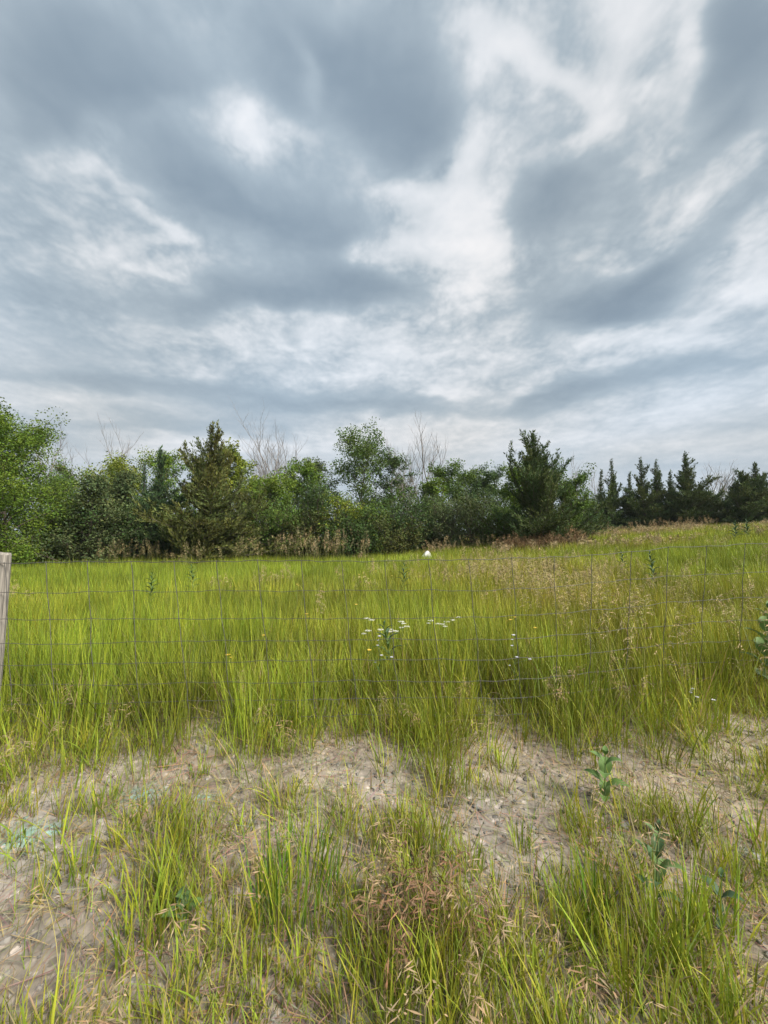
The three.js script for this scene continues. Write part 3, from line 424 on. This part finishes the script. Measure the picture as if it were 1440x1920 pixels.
// tone of the field: greener at the left and back, straw patches where the brome has ripened
const ripe = (x, D) => clamp(0.27 + 0.75 * fbm(x * 0.16 + 3, D * 0.2, 4, 0.55) + 0.28 * noise(x * 0.9 + 50, D * 0.7) + 0.55 * Math.exp(-(((x - 3.2) / 2.6) ** 2 + ((D - 9.5) / 4) ** 2)) + 0.55 * Math.exp(-(((x - 16) / 9) ** 2 + ((D - 30) / 5) ** 2)) - 0.7 * smooth(4, -6, x) * smooth(7, 13, D), 0, 1);
const lush = (x, D) => 0.88 + 0.34 * fbm(x * 0.35 + 11, D * 0.35 - 4, 3) + 0.3 * noise(x * 1.6 + 20, D * 1.1);
const meadow = stuff('meadow_grass', 'tall dense yellow green meadow grass filling the field behind the fence', 'grass');
const heads = stuff('seed_grass', 'ripe straw coloured seed heads nodding over the meadow', 'grass');
{
  const r = rng(404), near = [], mid = [], back = [], hNear = [], hMid = [], hBack = [];
  const tint = (x, D) => { const k = ripe(x, D), l = lush(x, D) * (0.78 + r() * 0.44); return [l * (1 + 0.5 * k), l * (1 + 0.1 * k), l * (1 + 0.6 * k)]; };
  const rocks = [[800, 1038, 21], [1365, 978, 34]].map(([a, b, d]) => stand(a, b, d)), put = (list, x, D, sx, sy, tilt) => { if (rocks.some((p) => Math.abs(x - p.x - 0.03 * (D + p.z)) < 0.5 && D < -p.z + 0.6 && D > -p.z - 1.6)) sy *= 0.42; const c = tint(x, D); list.push([x, height(x, -D), -D, r() * 6.283, sx, sy, ...c, tilt]); };
  const zone = (list, D0, D1, density, f) => { const wide = D1 * 1.22 + 2, n = Math.round(density * 2 * wide * (D1 - D0)); for (let i = 0; i < n; i++) { const x = (r() * 2 - 1) * wide, D = lerp(D0, D1, r()); if (Math.abs(x) > D * 1.22 + 2) continue; f(list, x, D); } };
  zone(near, 2.3, 7, 95, (l, x, D) => { const e = D - fz(clamp(x, -5, 5)) + 0.42 * noise(x * 1.7, 3) + 0.22 * noise(x * 5.1, 8) + 0.42 + 0.15 * smooth(0.8, 2.2, Math.abs(x)); if (e < 0 || e < r() ** 1.3 * 0.85 - 0.02) return; const k = smooth(-0.1, 0.8, e); put(l, x, D, 0.8 + r() * 0.5, (0.5 + 0.5 * k) * (0.7 + r() * 0.5) * (0.9 + 0.25 * noise(x * 0.8, D * 0.8)), 0.18); });
  zone(mid, 7, 16, 46, (l, x, D) => put(l, x, D, 0.9 + r() * 0.6, (0.75 + r() * 0.5) * (0.92 + 0.3 * noise(x * 0.5, D * 0.5)), 0.15));
  zone(back, 16, 46, 17, (l, x, D) => put(l, x, D, 0.9 + r() * 0.6, 0.8 + r() * 0.5, 0.12));
  zone(hNear, 2.7, 7, 16, (l, x, D) => { const k = ripe(x, D) + 0.25 * smooth(1.2, 2.6, x) - 0.12; if (r() < k * k * 0.8) l.push([x, height(x, -D), -D, r() * 6.283, 1, 0.8 + r() * 0.35, 1, 1, 1, 0.1]); });
  zone(hMid, 7, 16, 9, (l, x, D) => { const k = ripe(x, D); if (r() < k * k * 0.8) l.push([x, height(x, -D), -D, r() * 6.283, 0.95, 0.75 + r() * 0.4, 1, 1, 1, 0.1]); });
  zone(hBack, 16, 44, 4, (l, x, D) => { const k = ripe(x, D); if (r() < k * k * 0.85) l.push([x, height(x, -D), -D, r() * 6.283, 1.3, 0.8 + r() * 0.4, 1, 1, 1, 0.1]); });
  const mk = (n, o) => [...Array(n).keys()].map((k) => tuft(900 + k * 13 + o.n, o));
  scatter(meadow, 'blades', mk(8, { n: 24, h: 0.62, w: 0.0065, spread: 0.12, seg: 5, rust: 0.16, dead: 0.12 }), M.blade, near);
  scatter(meadow, 'blades', mk(6, { n: 24, h: 0.6, w: 0.0095, spread: 0.19, seg: 4, rust: 0.15, dead: 0.12 }), M.blade, mid);
  scatter(meadow, 'blades', mk(6, { n: 26, h: 0.58, w: 0.017, spread: 0.34, seg: 3, rust: 0.05, dead: 0.09 }), M.blade, back);
  const sk = (n, o) => [...Array(n).keys()].map((k) => seedStem(300 + k * 7, o));
  scatter(heads, 'seed_heads', sk(6, { h: 0.78, stems: 3, plump: 0.85 }), M.dry, hNear);
  scatter(heads, 'seed_heads', sk(4, { h: 0.78, stems: 5, spread: 0.2, plump: 1.15, r0: 0.002 }), M.dry, hMid);
  scatter(heads, 'seed_heads', sk(4, { h: 0.76, stems: 7, spread: 0.35, plump: 2.4, panicle: 0.24, r0: 0.004 }), M.dry, hBack);
}
// plumes and brown weeds standing tall along the wood's foot
function plumes(name, label, spans, geos, seed) {
  const o = stuff(name, label, 'grass'), r = rng(seed), list = [];
  for (const [x0, x1, D, n, s, c] of spans) for (let i = 0; i < n; i++) { const p = stand(lerp(x0, x1, r()), 1030, D + (r() - 0.5) * 1.6), k = 0.8 + r() * 0.4; list.push([p.x, p.y, p.z, r() * 6.283, 1, s * (0.75 + r() * 0.5), c[0] * k, c[1] * k, c[2] * k, 0.12]); }
  scatter(o, 'plumes', geos, M.dry, list);
}
plumes('plume_grass', 'pale tall plume grass standing along the foot of the wood', [[500, 705, 20, 34, 1.25, [0.85, 0.85, 0.85]], [100, 480, 18.5, 50, 0.95, [0.7, 0.75, 0.65]], [780, 940, 22, 26, 0.72, [0.8, 0.8, 0.75]], [1130, 1340, 32, 60, 0.8, [0.85, 0.8, 0.75]]], [1, 2, 3, 4].map((k) => seedStem(600 + k, { h: 1.35, stems: 3, spread: 0.35, plump: 2.2, panicle: 0.3, r0: 0.005 })), 51);
plumes('brown_weeds', 'thick rusty brown weed stalks at the foot of the lone cedar', [[945, 1095, 19.2, 80, 0.78, [0.55, 0.42, 0.36]], [950, 1090, 19.8, 50, 0.9, [0.6, 0.48, 0.4]]], [5, 6, 7].map((k) => seedStem(640 + k, { h: 1.25, stems: 4, spread: 0.3, plump: 2.8, panicle: 0.45, r0: 0.007 })), 52);

// ---------- the verge: thin grass, straw, pebbles ----------
const BARE = [[60, 1560, .2], [160, 1480, .2], [250, 1450, .2], [420, 1420, .24], [560, 1450, .22], [700, 1440, .3], [760, 1500, .2], [900, 1560, .24], [1010, 1420, .26], [1150, 1440, .2], [1300, 1600, .24], [1400, 1540, .22], [40, 1660, .24], [110, 1780, .2], [640, 1620, .11], [930, 1680, .11], [250, 1850, .12], [200, 1650, .1], [1240, 1490, .14], [870, 1450, .24], [275, 1500, .13]].map(([x, y, r]) => { const p = hit(x, y); return [p.x, -p.z, r]; });
const bareness = (x, D) => { let m = 0; for (const [a, b, r] of BARE) m = Math.max(m, Math.exp(-(((x - a) / (r * 1.3)) ** 2 + ((D - b) / (r * 0.8)) ** 2))); return m; };
{
  const r = rng(808), short = [], tall = [], dry = [], straw = [], grit = [], seeds = [], stems = [];
  const verge = stuff('verge_grass', 'thin patchy grass growing through the bare verge', 'grass'), litter = stuff('dead_straw', 'dead straw and stalks lying on the bare soil', 'straw'), gravel = stuff('gravel', 'loose grey and white gravel on the bare soil', 'gravel');
  const spot = (n, f) => { for (let i = 0; i < n; i++) { const D = lerp(0.35, 3.5, r()), x = (r() * 2 - 1) * (D * 1.15 + 0.9); if (D > fz(clamp(x, -5, 5)) + 0.25) continue; f(x, D, bareness(x, D), fbm(x * 1.9 + 2, D * 1.9, 4, 0.55)); } };
  const tone = () => { const k = 0.78 + r() * 0.45, y = r() * 0.35; return [k * (1 + y * 0.6), k, k * (1 + y)]; };
  spot(12500, (x, D, b, n) => { const left = smooth(-0.6, -2.2, x) * smooth(2.3, 2.7, D), k = 0.62 + n * 1.5 + left * 0.8 + 0.3 * smooth(2.1, 2.7, D) - b * 1.05 + (D < 1.7 ? 0.12 : 0); if (r() > k) return; (r() < 0.5 + n ? tall : short).push([x, height(x, -D), -D, r() * 6.283, 0.8 + r() * 0.5, (0.5 + r() * 0.6) * clamp(0.75 + n * 1.1, 0.45, 1.3), ...tone(), 0.25]); });
  spot(3600, (x, D, b, n) => { if (r() > 0.5 + n * 0.8 - b * 0.45) return; dry.push([x, height(x, -D), -D, r() * 6.283, 0.8 + r() * 0.6, 0.6 + r() * 0.7, 0.8 + r() * 0.35, 0.78 + r() * 0.3, 0.75 + r() * 0.3, 0.35]); });
  spot(3800, (x, D, b) => { straw.push([x, height(x, -D) + 0.008, -D, r() * 6.283, 0.7 + r() * 0.8, 0.7 + r() * 0.8, 0.65 + r() * 0.5, 0.62 + r() * 0.45, 0.6 + r() * 0.4, 0.12]); });
  spot(3200, (x, D, b, n) => { if (r() > 0.35 + b * 0.5) return; stems.push([x, height(x, -D), -D, r() * 6.283, 1, 0.5 + r() * 0.8, 0.8 + r() * 0.5, 0.8 + r() * 0.4, 0.8 + r() * 0.4, 0.2]); });
  spot(520, (x, D, b, n) => { if (r() > 0.4 + n - b * 0.5) return; seeds.push([x, height(x, -D), -D, r() * 6.283, 1, 0.45 + r() * 0.45, 1, 0.95, 0.9, 0.2]); });
  spot(15000, (x, D, b) => { const s = 0.0035 + r() ** 5 * 0.016, k = 0.5 + r() * 0.8, p = r() < paint(x, -D) ? 1 : 0; grit.push([x, height(x, -D) + 0.004, -D, r() * 6.283, s, s * (0.5 + r() * 0.4), k * (p ? 0.85 : 1), k * (p ? 1.15 : 0.97), k * (p ? 1.1 : 0.92), 0.3]); });
  const G = (n, o) => [...Array(n).keys()].map((k) => tuft(1500 + k * 31 + o.n * 3, o));
  scatter(verge, 'blades', G(6, { n: 11, h: 0.15, w: 0.0042, spread: 0.05, lean: 0.45, bend: 1.1, dead: 0.2, rust: 0.16 }), M.blade, short);
  scatter(verge, 'blades', G(8, { n: 10, h: 0.27, w: 0.0055, spread: 0.05, lean: 0.4, bend: 0.95, dead: 0.14, rust: 0.16, seg: 5 }), M.blade, tall);
  scatter(verge, 'dry_blades', G(6, { n: 8, h: 0.2, w: 0.0028, spread: 0.06, lean: 0.5, bend: 0.9, dead: 0.55, rust: 0.42 }), M.dry, dry);
  scatter(verge, 'stems', G(6, { n: 5, h: 0.2, w: 0.0026, spread: 0.05, lean: 0.3, bend: 0.5, dead: 0.3, rust: 0.3 }), M.blade, stems);
  scatter(verge, 'seed_heads', [1, 2, 3].map((k) => seedStem(700 + k, { h: 0.55, stems: 2, spread: 0.04, panicle: 0.12, plump: 0.7, col: [0.26, 0.19, 0.11] })), M.dry, seeds);
  const flat = (seed) => { const q = rng(seed), mb = new MB(); for (let k = 0; k < 5; k++) mb.blade((q() - 0.5) * 0.12, q() * 0.006, (q() - 0.5) * 0.12, 0.06 + q() * 0.14, 0.003, q() * 6.28, 1.42, 0.25 * (q() - 0.2), 3, vary(q() < 0.6 ? STRAW : [0.24, 0.19, 0.14], q, 0.3, 0.08)); return mb.geo(); };
  scatter(litter, 'straw', [61, 62, 63, 64].map(flat), M.dry, straw);
  const peb = (seed) => { const g = new THREE.IcosahedronGeometry(1, 1), p = g.attributes.position; for (let i = 0; i < p.count; i++) { const k = 1 + 0.35 * noise(p.getX(i) * 1.3 + seed, p.getY(i) * 1.3 + p.getZ(i)); p.setXYZ(i, p.getX(i) * k, p.getY(i) * k, p.getZ(i) * k); } g.computeVertexNormals(); return g; };
  scatter(gravel, 'grit', [3.3, 8.1, 15.7, 22.9].map(peb), new THREE.MeshStandardMaterial({ name: 'gravel stone', color: new THREE.Color().setRGB(0.2, 0.19, 0.175), roughness: 0.9 }), grit);
}
// stones one can pick out
function stone(px, py, size, rgb, label, seed, D, tall = 1) {
  const p = D ? stand(px, py, D) : hit(px, py), t = new THREE.IcosahedronGeometry(1, 3), q = t.attributes.position;
  for (let i = 0; i < q.count; i++) { const x = q.getX(i), y = q.getY(i), z = q.getZ(i), k = 1 + 0.3 * noise(x * 1.1 + seed, y * 1.1 + z * 0.7) + 0.1 * noise(x * 3 + seed, z * 3 + y); q.setXYZ(i, x * k * size, (y > 0 ? y : y * 0.5) * k * size * 0.62 * tall, z * k * size * 0.8); } t.computeVertexNormals();
  const m = shade(new THREE.Mesh(t, new THREE.MeshStandardMaterial({ name: 'stone', color: new THREE.Color().setRGB(...rgb), roughness: 0.85 }))); m.name = numbered('stone'); m.position.set(p.x, p.y + size * 0.12, p.z); m.rotation.y = seed; m.userData = { label, category: 'stone' }; scene.add(m);
}
stone(800, 1038, 0.36, [0.5, 0.5, 0.48], 'white boulder in the grass at the far edge of the field', 4.1, 20.5, 2.3);
stone(1365, 978, 0.24, [0.6, 0.6, 0.6], 'small white stone on the rise, left of the right edge cedars', 2.2, 33, 3.6);
for (const [x, y, s, c, l] of [[378, 1660, .014, .55, 'whitish pebble in thin grass, left of the big bright tuft'], [203, 1668, .012, .5, 'pale pebble, upper of the cluster at lower left'], [200, 1686, .016, .42, 'pale grey pebble, lower of the cluster at lower left'], [224, 1674, .009, .5, 'tiny pale pebble, right one of the cluster at lower left'], [281, 1640, .01, .5, 'small white pebble between the lower left cluster and the whitish one'], [216, 1762, .015, .4, 'bluish grey stone lowest at the lower left'], [168, 1576, .01, .55, 'small white pebble near the turquoise marks'], [173, 1628, .009, .55, 'tiny white pebble on bare soil at the left'], [1008, 1743, .012, .6, 'white pebble in grass right of the brown stalks'], [632, 1640, .012, .5, 'white pebble right above the big bright tuft'], [905, 1456, .012, .6, 'white pebble by the bare strip right of centre'], [1172, 1550, .03, .3, 'flat grey stone under the small milkweed'], [893, 1516, .022, .26, 'grey stone on the bare sand right of centre'], [1418, 1615, .035, .4, 'pale flat stone at the right edge of the verge'], [123, 1337, .04, .5, 'pale stone half hidden in the grass under the fence at the left'], [1000, 1620, .01, .55, 'tiny white pebble between the two milkweeds']]) stone(x, y, s, [c * 0.7, c * 0.68, c * 0.66], l, x * 0.37);
// grass clumps that stand out on the verge
const clumps = [[560, 1700, .33, 150, .17, [0.13, 0.26, 0.022], 'big bright green grass clump in the middle of the lower verge'], [470, 1850, .2, 26, .05, LIME, 'pale star shaped grass shoot below the big green clump'], [565, 1835, .2, 22, .04, LIME, 'pale grass shoot right below the big green clump'], [255, 1790, .28, 40, .1, GREEN, 'loose grass clump at the lower left'], [145, 1640, .22, 40, .09, GREEN, 'grass clump on the bare soil at the left'], [185, 1520, .18, 44, .09, GREEN, 'low grass cushion beside the upper turquoise mark'], [378, 1450, .13, 30, .06, DEEP, 'small round grass cushion on the bare strip'], [310, 1440, .12, 24, .05, GREEN, 'smallest grass cushion on the bare strip'], [1250, 1800, .4, 44, .07, GREEN, 'tall spiky grass clump at the lower right'], [1100, 1760, .3, 46, .08, DEEP, 'dark green grass clump left of the tall spiky one'], [1290, 1740, .32, 24, .04, LIME, 'upright grass shoot right of the tall spiky clump'], [1350, 1790, .36, 30, .06, GREEN, 'leafy grass clump close to the right edge of the verge'], [1170, 1890, .3, 30, .05, LIME, 'yellow green grass clump at the bottom, right of centre'], [980, 1590, .17, 24, .05, GREEN, 'grass clump on the bare sand right of centre'], [1425, 1590, .26, 26, .05, GREEN, 'grass clump beside the pale flat stone at the right'], [880, 1640, .2, 24, .05, GREEN, 'thin grass clump beside the bare sand in the middle']];
clumps.forEach(([x, y, h, n, s, col, label], k) => { const p = hit(x, y), t = thing('grass_clump', label, 'grass clump', p, k); part(t, 'blades', tuft(4000 + k * 17, { n: Math.round(n * 1.3), h, w: 0.0068, spread: s, seg: 6, col, dead: 0.07, rust: 0.05, lean: 0.45, bend: 0.8 }), M.blade, 'stuff'); });
// ---------- flowering plants and weeds ----------
const leafGeo = (() => { const N = 8, p = [], idx = [], uv = []; for (let i = 0; i <= N; i++) { const t = i / N, w = Math.pow(Math.sin(Math.PI * Math.pow(t, 0.85)), 0.75) * 0.21 + 0.004, y = 0.22 * Math.sin(t * 2.4) - 0.16 * t * t; for (const s of [-1, -0.5, 0, 0.5, 1]) { p.push(t, y + Math.abs(s) * w * 0.35 + 0.012 * Math.sin(t * 17) * Math.abs(s), s * w); uv.push(t, s); } } for (let i = 0; i < N; i++) for (let k = 0; k < 4; k++) { const a = i * 5 + k; idx.push(a, a + 1, a + 5, a + 5, a + 1, a + 6); } const g = new THREE.BufferGeometry(); g.setAttribute('position', new THREE.Float32BufferAttribute(p, 3)); g.setAttribute('uv', new THREE.Float32BufferAttribute(uv, 2)); g.setIndex(idx); g.computeVertexNormals(); return g; })();
const leafMats = [[0.11, 0.19, 0.045], [0.13, 0.21, 0.06], [0.075, 0.135, 0.05], [0.06, 0.11, 0.05]].map((c) => new THREE.MeshPhysicalMaterial({ name: 'weed leaf', color: new THREE.Color().setRGB(...c), roughness: 0.6, transmission: 0.3, thickness: 0, specularIntensity: 0.5, side: THREE.DoubleSide }));
function leafy(name, label, p, { h, pairs, len, wide = 1, mat = 0, rise = 0.7, seed, from = 0.25, alternate = false, category = 'weed' }) {
  const t = thing(name, label, category, p), r = rng(seed), mb = new MB(), lean = (r() - 0.5) * 0.25, top = (k) => [lean * k * k * h, -0.03 + (h + 0.03) * k, 0.1 * lean * k * h];
  mb.tube([0, .2, .4, .6, .8, 1].map(top), 0.0045, 0.002, 6, [0.14, 0.19, 0.07]); part(t, 'stem', mb.geo(), M.bark);
  for (let i = 0; i < pairs; i++) { const k = lerp(from, 1, i / Math.max(1, pairs - 1)), q = top(k), l = len * Math.sin(Math.PI * lerp(0.3, 0.86, i / Math.max(1, pairs - 1))); for (const s of alternate ? [0] : [0, Math.PI]) { const m = part(t, 'leaf', leafGeo, leafMats[(mat + (r() < 0.4 ? 1 : 0)) % 4]); m.position.set(...q); m.rotation.set(0, i * (alternate ? 2.4 : Math.PI / 2) + s + seed + (r() - 0.5) * 0.3, 0); m.rotateZ(rise * lerp(0.6, 1.5, k) - 0.3 + (r() - 0.5) * 0.3); m.scale.set(l, l, l * wide); } }
  return t;
}
const field = (px, py, D) => stand(px, py, D);
leafy('milkweed', 'small milkweed with broad leaves on the bare soil, right of centre', hit(1135, 1515), { h: 0.26, pairs: 5, len: 0.12, seed: 1.1, wide: 1.3 });
leafy('milkweed', 'leafy milkweed in the grass of the lower verge at the right', hit(1232, 1715), { h: 0.3, pairs: 6, len: 0.11, seed: 2.3, mat: 1, rise: 0.9 });
leafy('milkweed', 'small dark broad leaved weed at the right edge of the verge', hit(1352, 1735), { h: 0.17, pairs: 3, len: 0.08, seed: 3.9, mat: 2, wide: 1.3 });
leafy('milkweed', 'tall pale milkweed at the right edge, in front of the seed grass', field(1432, 1280, 3.2), { h: 0.72, pairs: 7, len: 0.19, seed: 4.2, mat: 1, wide: 1.35, rise: 0.9 });
leafy('broadleaf_weed', 'low bright green weed on the lower left verge', hit(340, 1740), { h: 0.1, pairs: 4, len: 0.08, seed: 5.2, mat: 1, wide: 1.5 });
leafy('thistle', 'dark green thistle in the middle of the field behind the fence', field(757, 1100, 8), { h: 0.85, pairs: 22, len: 0.2, seed: 6.1, mat: 3, wide: 0.42, alternate: true, category: 'thistle' });
leafy('thistle', 'bluish young thistle just behind the fence below the white flowers', field(733, 1240, 3.6), { h: 0.52, pairs: 9, len: 0.17, seed: 7.7, mat: 3, wide: 0.5, rise: 0.75, category: 'thistle' });
for (const [px, py, D, h, s, l] of [[1228, 1090, 7.5, .95, 8.3, 'dark leafy weed by the right third of the fence'], [1172, 1085, 9, .85, 9.1, 'dark leafy weed left of the other by the right third of the fence'], [1380, 1020, 16, 1.1, 10.4, 'bushy dark weed high in the field at the right'], [1402, 1018, 16.5, 1.1, 11.6, 'dark weed just right of the bushy one high in the field'], [362, 1090, 8, .85, 12.1, 'leafy green weed in the field left of centre'], [283, 1110, 7, .75, 13.2, 'pale leafy weed in the left part of the field']]) leafy('tall_weed', l, field(px, py, D), { h, pairs: 24, len: D > 12 ? 0.3 : 0.19, seed: s, mat: s > 12 ? 0 : 2, wide: 0.55, alternate: true });
// flowers: a wiry stem, a few leaves, heads on top
function disc(mb, c, R, n, col, mid, r, cup = 0.15) { for (let k = 0; k < n; k++) { const a = k / n * 6.283 + r() * 0.2; mb.leaf(c, norm([Math.cos(a), cup, Math.sin(a)]), [0, 1, 0], R * (0.85 + r() * 0.3), R * 0.62, vary(col, r, 0.08, 0.03)); } for (let k = 0; k < 5; k++) { const a = k / 5 * 6.283; mb.leaf([c[0], c[1] + R * 0.08, c[2]], norm([Math.cos(a), 0.3, Math.sin(a)]), [0, 1, 0], R * 0.3, R * 0.3, mid); } }
function flower(name, label, category, px, py, D, kind, seed, group) {
  const tip = at(px, py, D), g = height(tip.x, tip.z), h = Math.max(0.2, tip.y - g), t = thing(name, label, category, new THREE.Vector3(tip.x, g, tip.z), 0, group), r = rng(seed);
  const heads_ = kind === 'chicory' ? [[0, 1, 0.018], [-0.012, 0.86, 0.015], [0.02, 0.72, 0.018], [0.1, 0.72, 0.018], [-0.03, 0.6, 0.013], [-0.01, 0.94, 0.012]] : [[0, 1, kind === 'yarrow' ? 0.032 : 0.026], ...(r() < 0.6 ? [[(r() - 0.5) * 0.12, 0.9 + r() * 0.08, kind === 'yarrow' ? 0.025 : 0.016]] : [])];
  heads_.forEach(([dx, k, R], i) => {
    const e = [dx, h * k, dx * 0.6], s = new MB(); s.tube([[0, i ? h * (kind === 'chicory' ? k - 0.08 : 0.55) : -0.03, 0], [dx * 0.5, h * (i ? (k + (kind === 'chicory' ? k - 0.08 : 0.55)) / 2 : 0.5), dx * 0.2], e], 0.0018, 0.0012, 4, [0.13, 0.18, 0.07]); part(t, 'stem', s.geo(), M.bark);
    const mb = new MB();
    if (kind === 'yarrow') for (let q = 0; q < 26; q++) { const a = r() * 6.283, d = Math.sqrt(r()) * R; disc(mb, [e[0] + Math.cos(a) * d, e[1] + 0.004 - d * d * 3, e[2] + Math.sin(a) * d], 0.0075, 5, [0.78, 0.78, 0.74], [0.7, 0.65, 0.4], r); }
    else if (kind === 'yellow') disc(mb, e, R, 11, [0.8, 0.52, 0.02], [0.7, 0.4, 0.02], r, 0.35);
    else { disc(mb, e, R, 9, [0.72, 0.7, 0.78], [0.6, 0.58, 0.7], r, 0.5); disc(mb, [e[0], e[1] + 0.001, e[2] + 0.004], R * 0.8, 7, [0.74, 0.73, 0.8], [0.6, 0.58, 0.7], r, 1.4); }
    part(t, 'flower_head', mb.geo(), M.petal);
  });
  const L = new MB(); for (let q = 0; q < 7; q++) { const a = r() * 6.283, y = h * (0.1 + r() * 0.5); L.leaf([0, y, 0], norm([Math.cos(a), 0.8, Math.sin(a)]), norm([-Math.cos(a), 0.9, -Math.sin(a)]), 0.05 + r() * 0.06, 0.014, vary([0.11, 0.18, 0.05], r)); } part(t, 'leaves', L.geo(), M.leaf);
}
const yar = 'white yarrow behind the fence';
[[688, 1160, 3.9, 'leftmost upper white yarrow beside the fence stay'], [697, 1163, 4.0, 'white yarrow close right of the leftmost upper one'], [690, 1183, 3.8, 'lower left white yarrow, under the leftmost pair'], [713, 1181, 3.8, 'white yarrow just right of the tall fence stay'], [733, 1181, 3.9, 'white yarrow left of the close pair in the row'], [742, 1184, 3.8, 'white yarrow, right one of the close pair in the row'], [752, 1166, 4.0, 'white yarrow above the row, near the second stay'], [763, 1175, 3.9, 'pinkish white yarrow touching the second stay'], [808, 1164, 4.1, 'left white yarrow of the right hand group'], [822, 1170, 4.0, 'lowest white yarrow of the right hand group'], [831, 1171, 4.0, 'small white yarrow next to the lowest of the right hand group'], [838, 1166, 4.1, 'middle white yarrow of the right hand group'], [848, 1163, 4.1, 'upper white yarrow of the right hand group'], [860, 1158, 4.2, 'highest white yarrow, at the right end of the group']].forEach(([x, y, D, l], k) => flower('yarrow', l, 'flower', x, y, D, 'yarrow', 70 + k, yar));
const yel = 'yellow flowers scattered in the meadow';
[[681, 1075, 8, 'yellow flower right of the fence stay near the top wire'], [673, 1078, 8.2, 'second yellow flower close to the one near the top wire'], [705, 1071, 8.5, 'small yellow flower highest up, near the top wire'], [735, 1080, 8.2, 'small yellow flower left of the dark thistle'], [668, 1134, 5.4, 'yellow flower above the left white yarrow'], [557, 1096, 7, 'yellow flower under the top wire left of centre'], [575, 1152, 4.8, 'yellow flower between the second and third wires left of centre'], [494, 1192, 4, 'orange yellow flower left of the fence middle'], [427, 1229, 3.4, 'bright yellow flower lowest at the left'], [957, 1163, 4.4, 'large orange yellow flower above the pale chicory'], [966, 1158, 4.5, 'small yellow flower right above the pale chicory'], [1004, 1178, 4.2, 'small yellow flower right of the pale chicory'], [693, 1220, 3.5, 'pale yellow flower beside the bluish thistle']].forEach(([x, y, D, l], k) => flower('yellow_flower', l, 'flower', x, y, D, 'yellow', 130 + k, yel));
flower('chicory', 'tall pale lilac chicory with several flowers just behind the fence', 'flower', 963, 1192, 3.05, 'chicory', 171);
flower('chicory', 'pale chicory beside the fence stay near the bluish thistle', 'flower', 711, 1194, 3.2, 'chicory', 175);
flower('chicory', 'single blue chicory in the grass at the right below the fence', 'flower', 1301, 1330, 2.95, 'chicory', 173);
// rusty stalks in the lower verge
[[760, 1800, .3, 'rusty brown seed stalk left of the white pebble on the lower verge'], [800, 1770, .32, 'tallest rusty seed stalk in the lower middle'], [850, 1790, .28, 'rusty seed stalk at the right of the lower middle group'], [720, 1830, .24, 'short rusty seed stalk at the left of the lower middle group'], [870, 1640, .42, 'thin dark branching stalk on the bare sand in the middle'], [925, 1690, .44, 'thin dark branching stalk right of the bare sand']].forEach(([x, y, h, label], k) => { const t = thing('dry_stalk', label, 'dry stalk', hit(x, y), k), thin = k > 3; part(t, 'stalk', seedStem(5000 + k, { h, stems: thin ? 1 : 9, spread: thin ? 0.02 : 0.09, panicle: thin ? 0.2 : 0.18, plump: thin ? 0.5 : 0.9, col: [0.19, 0.11, 0.06] }), M.dry, 'stuff'); });

renderer.render(scene, camera);
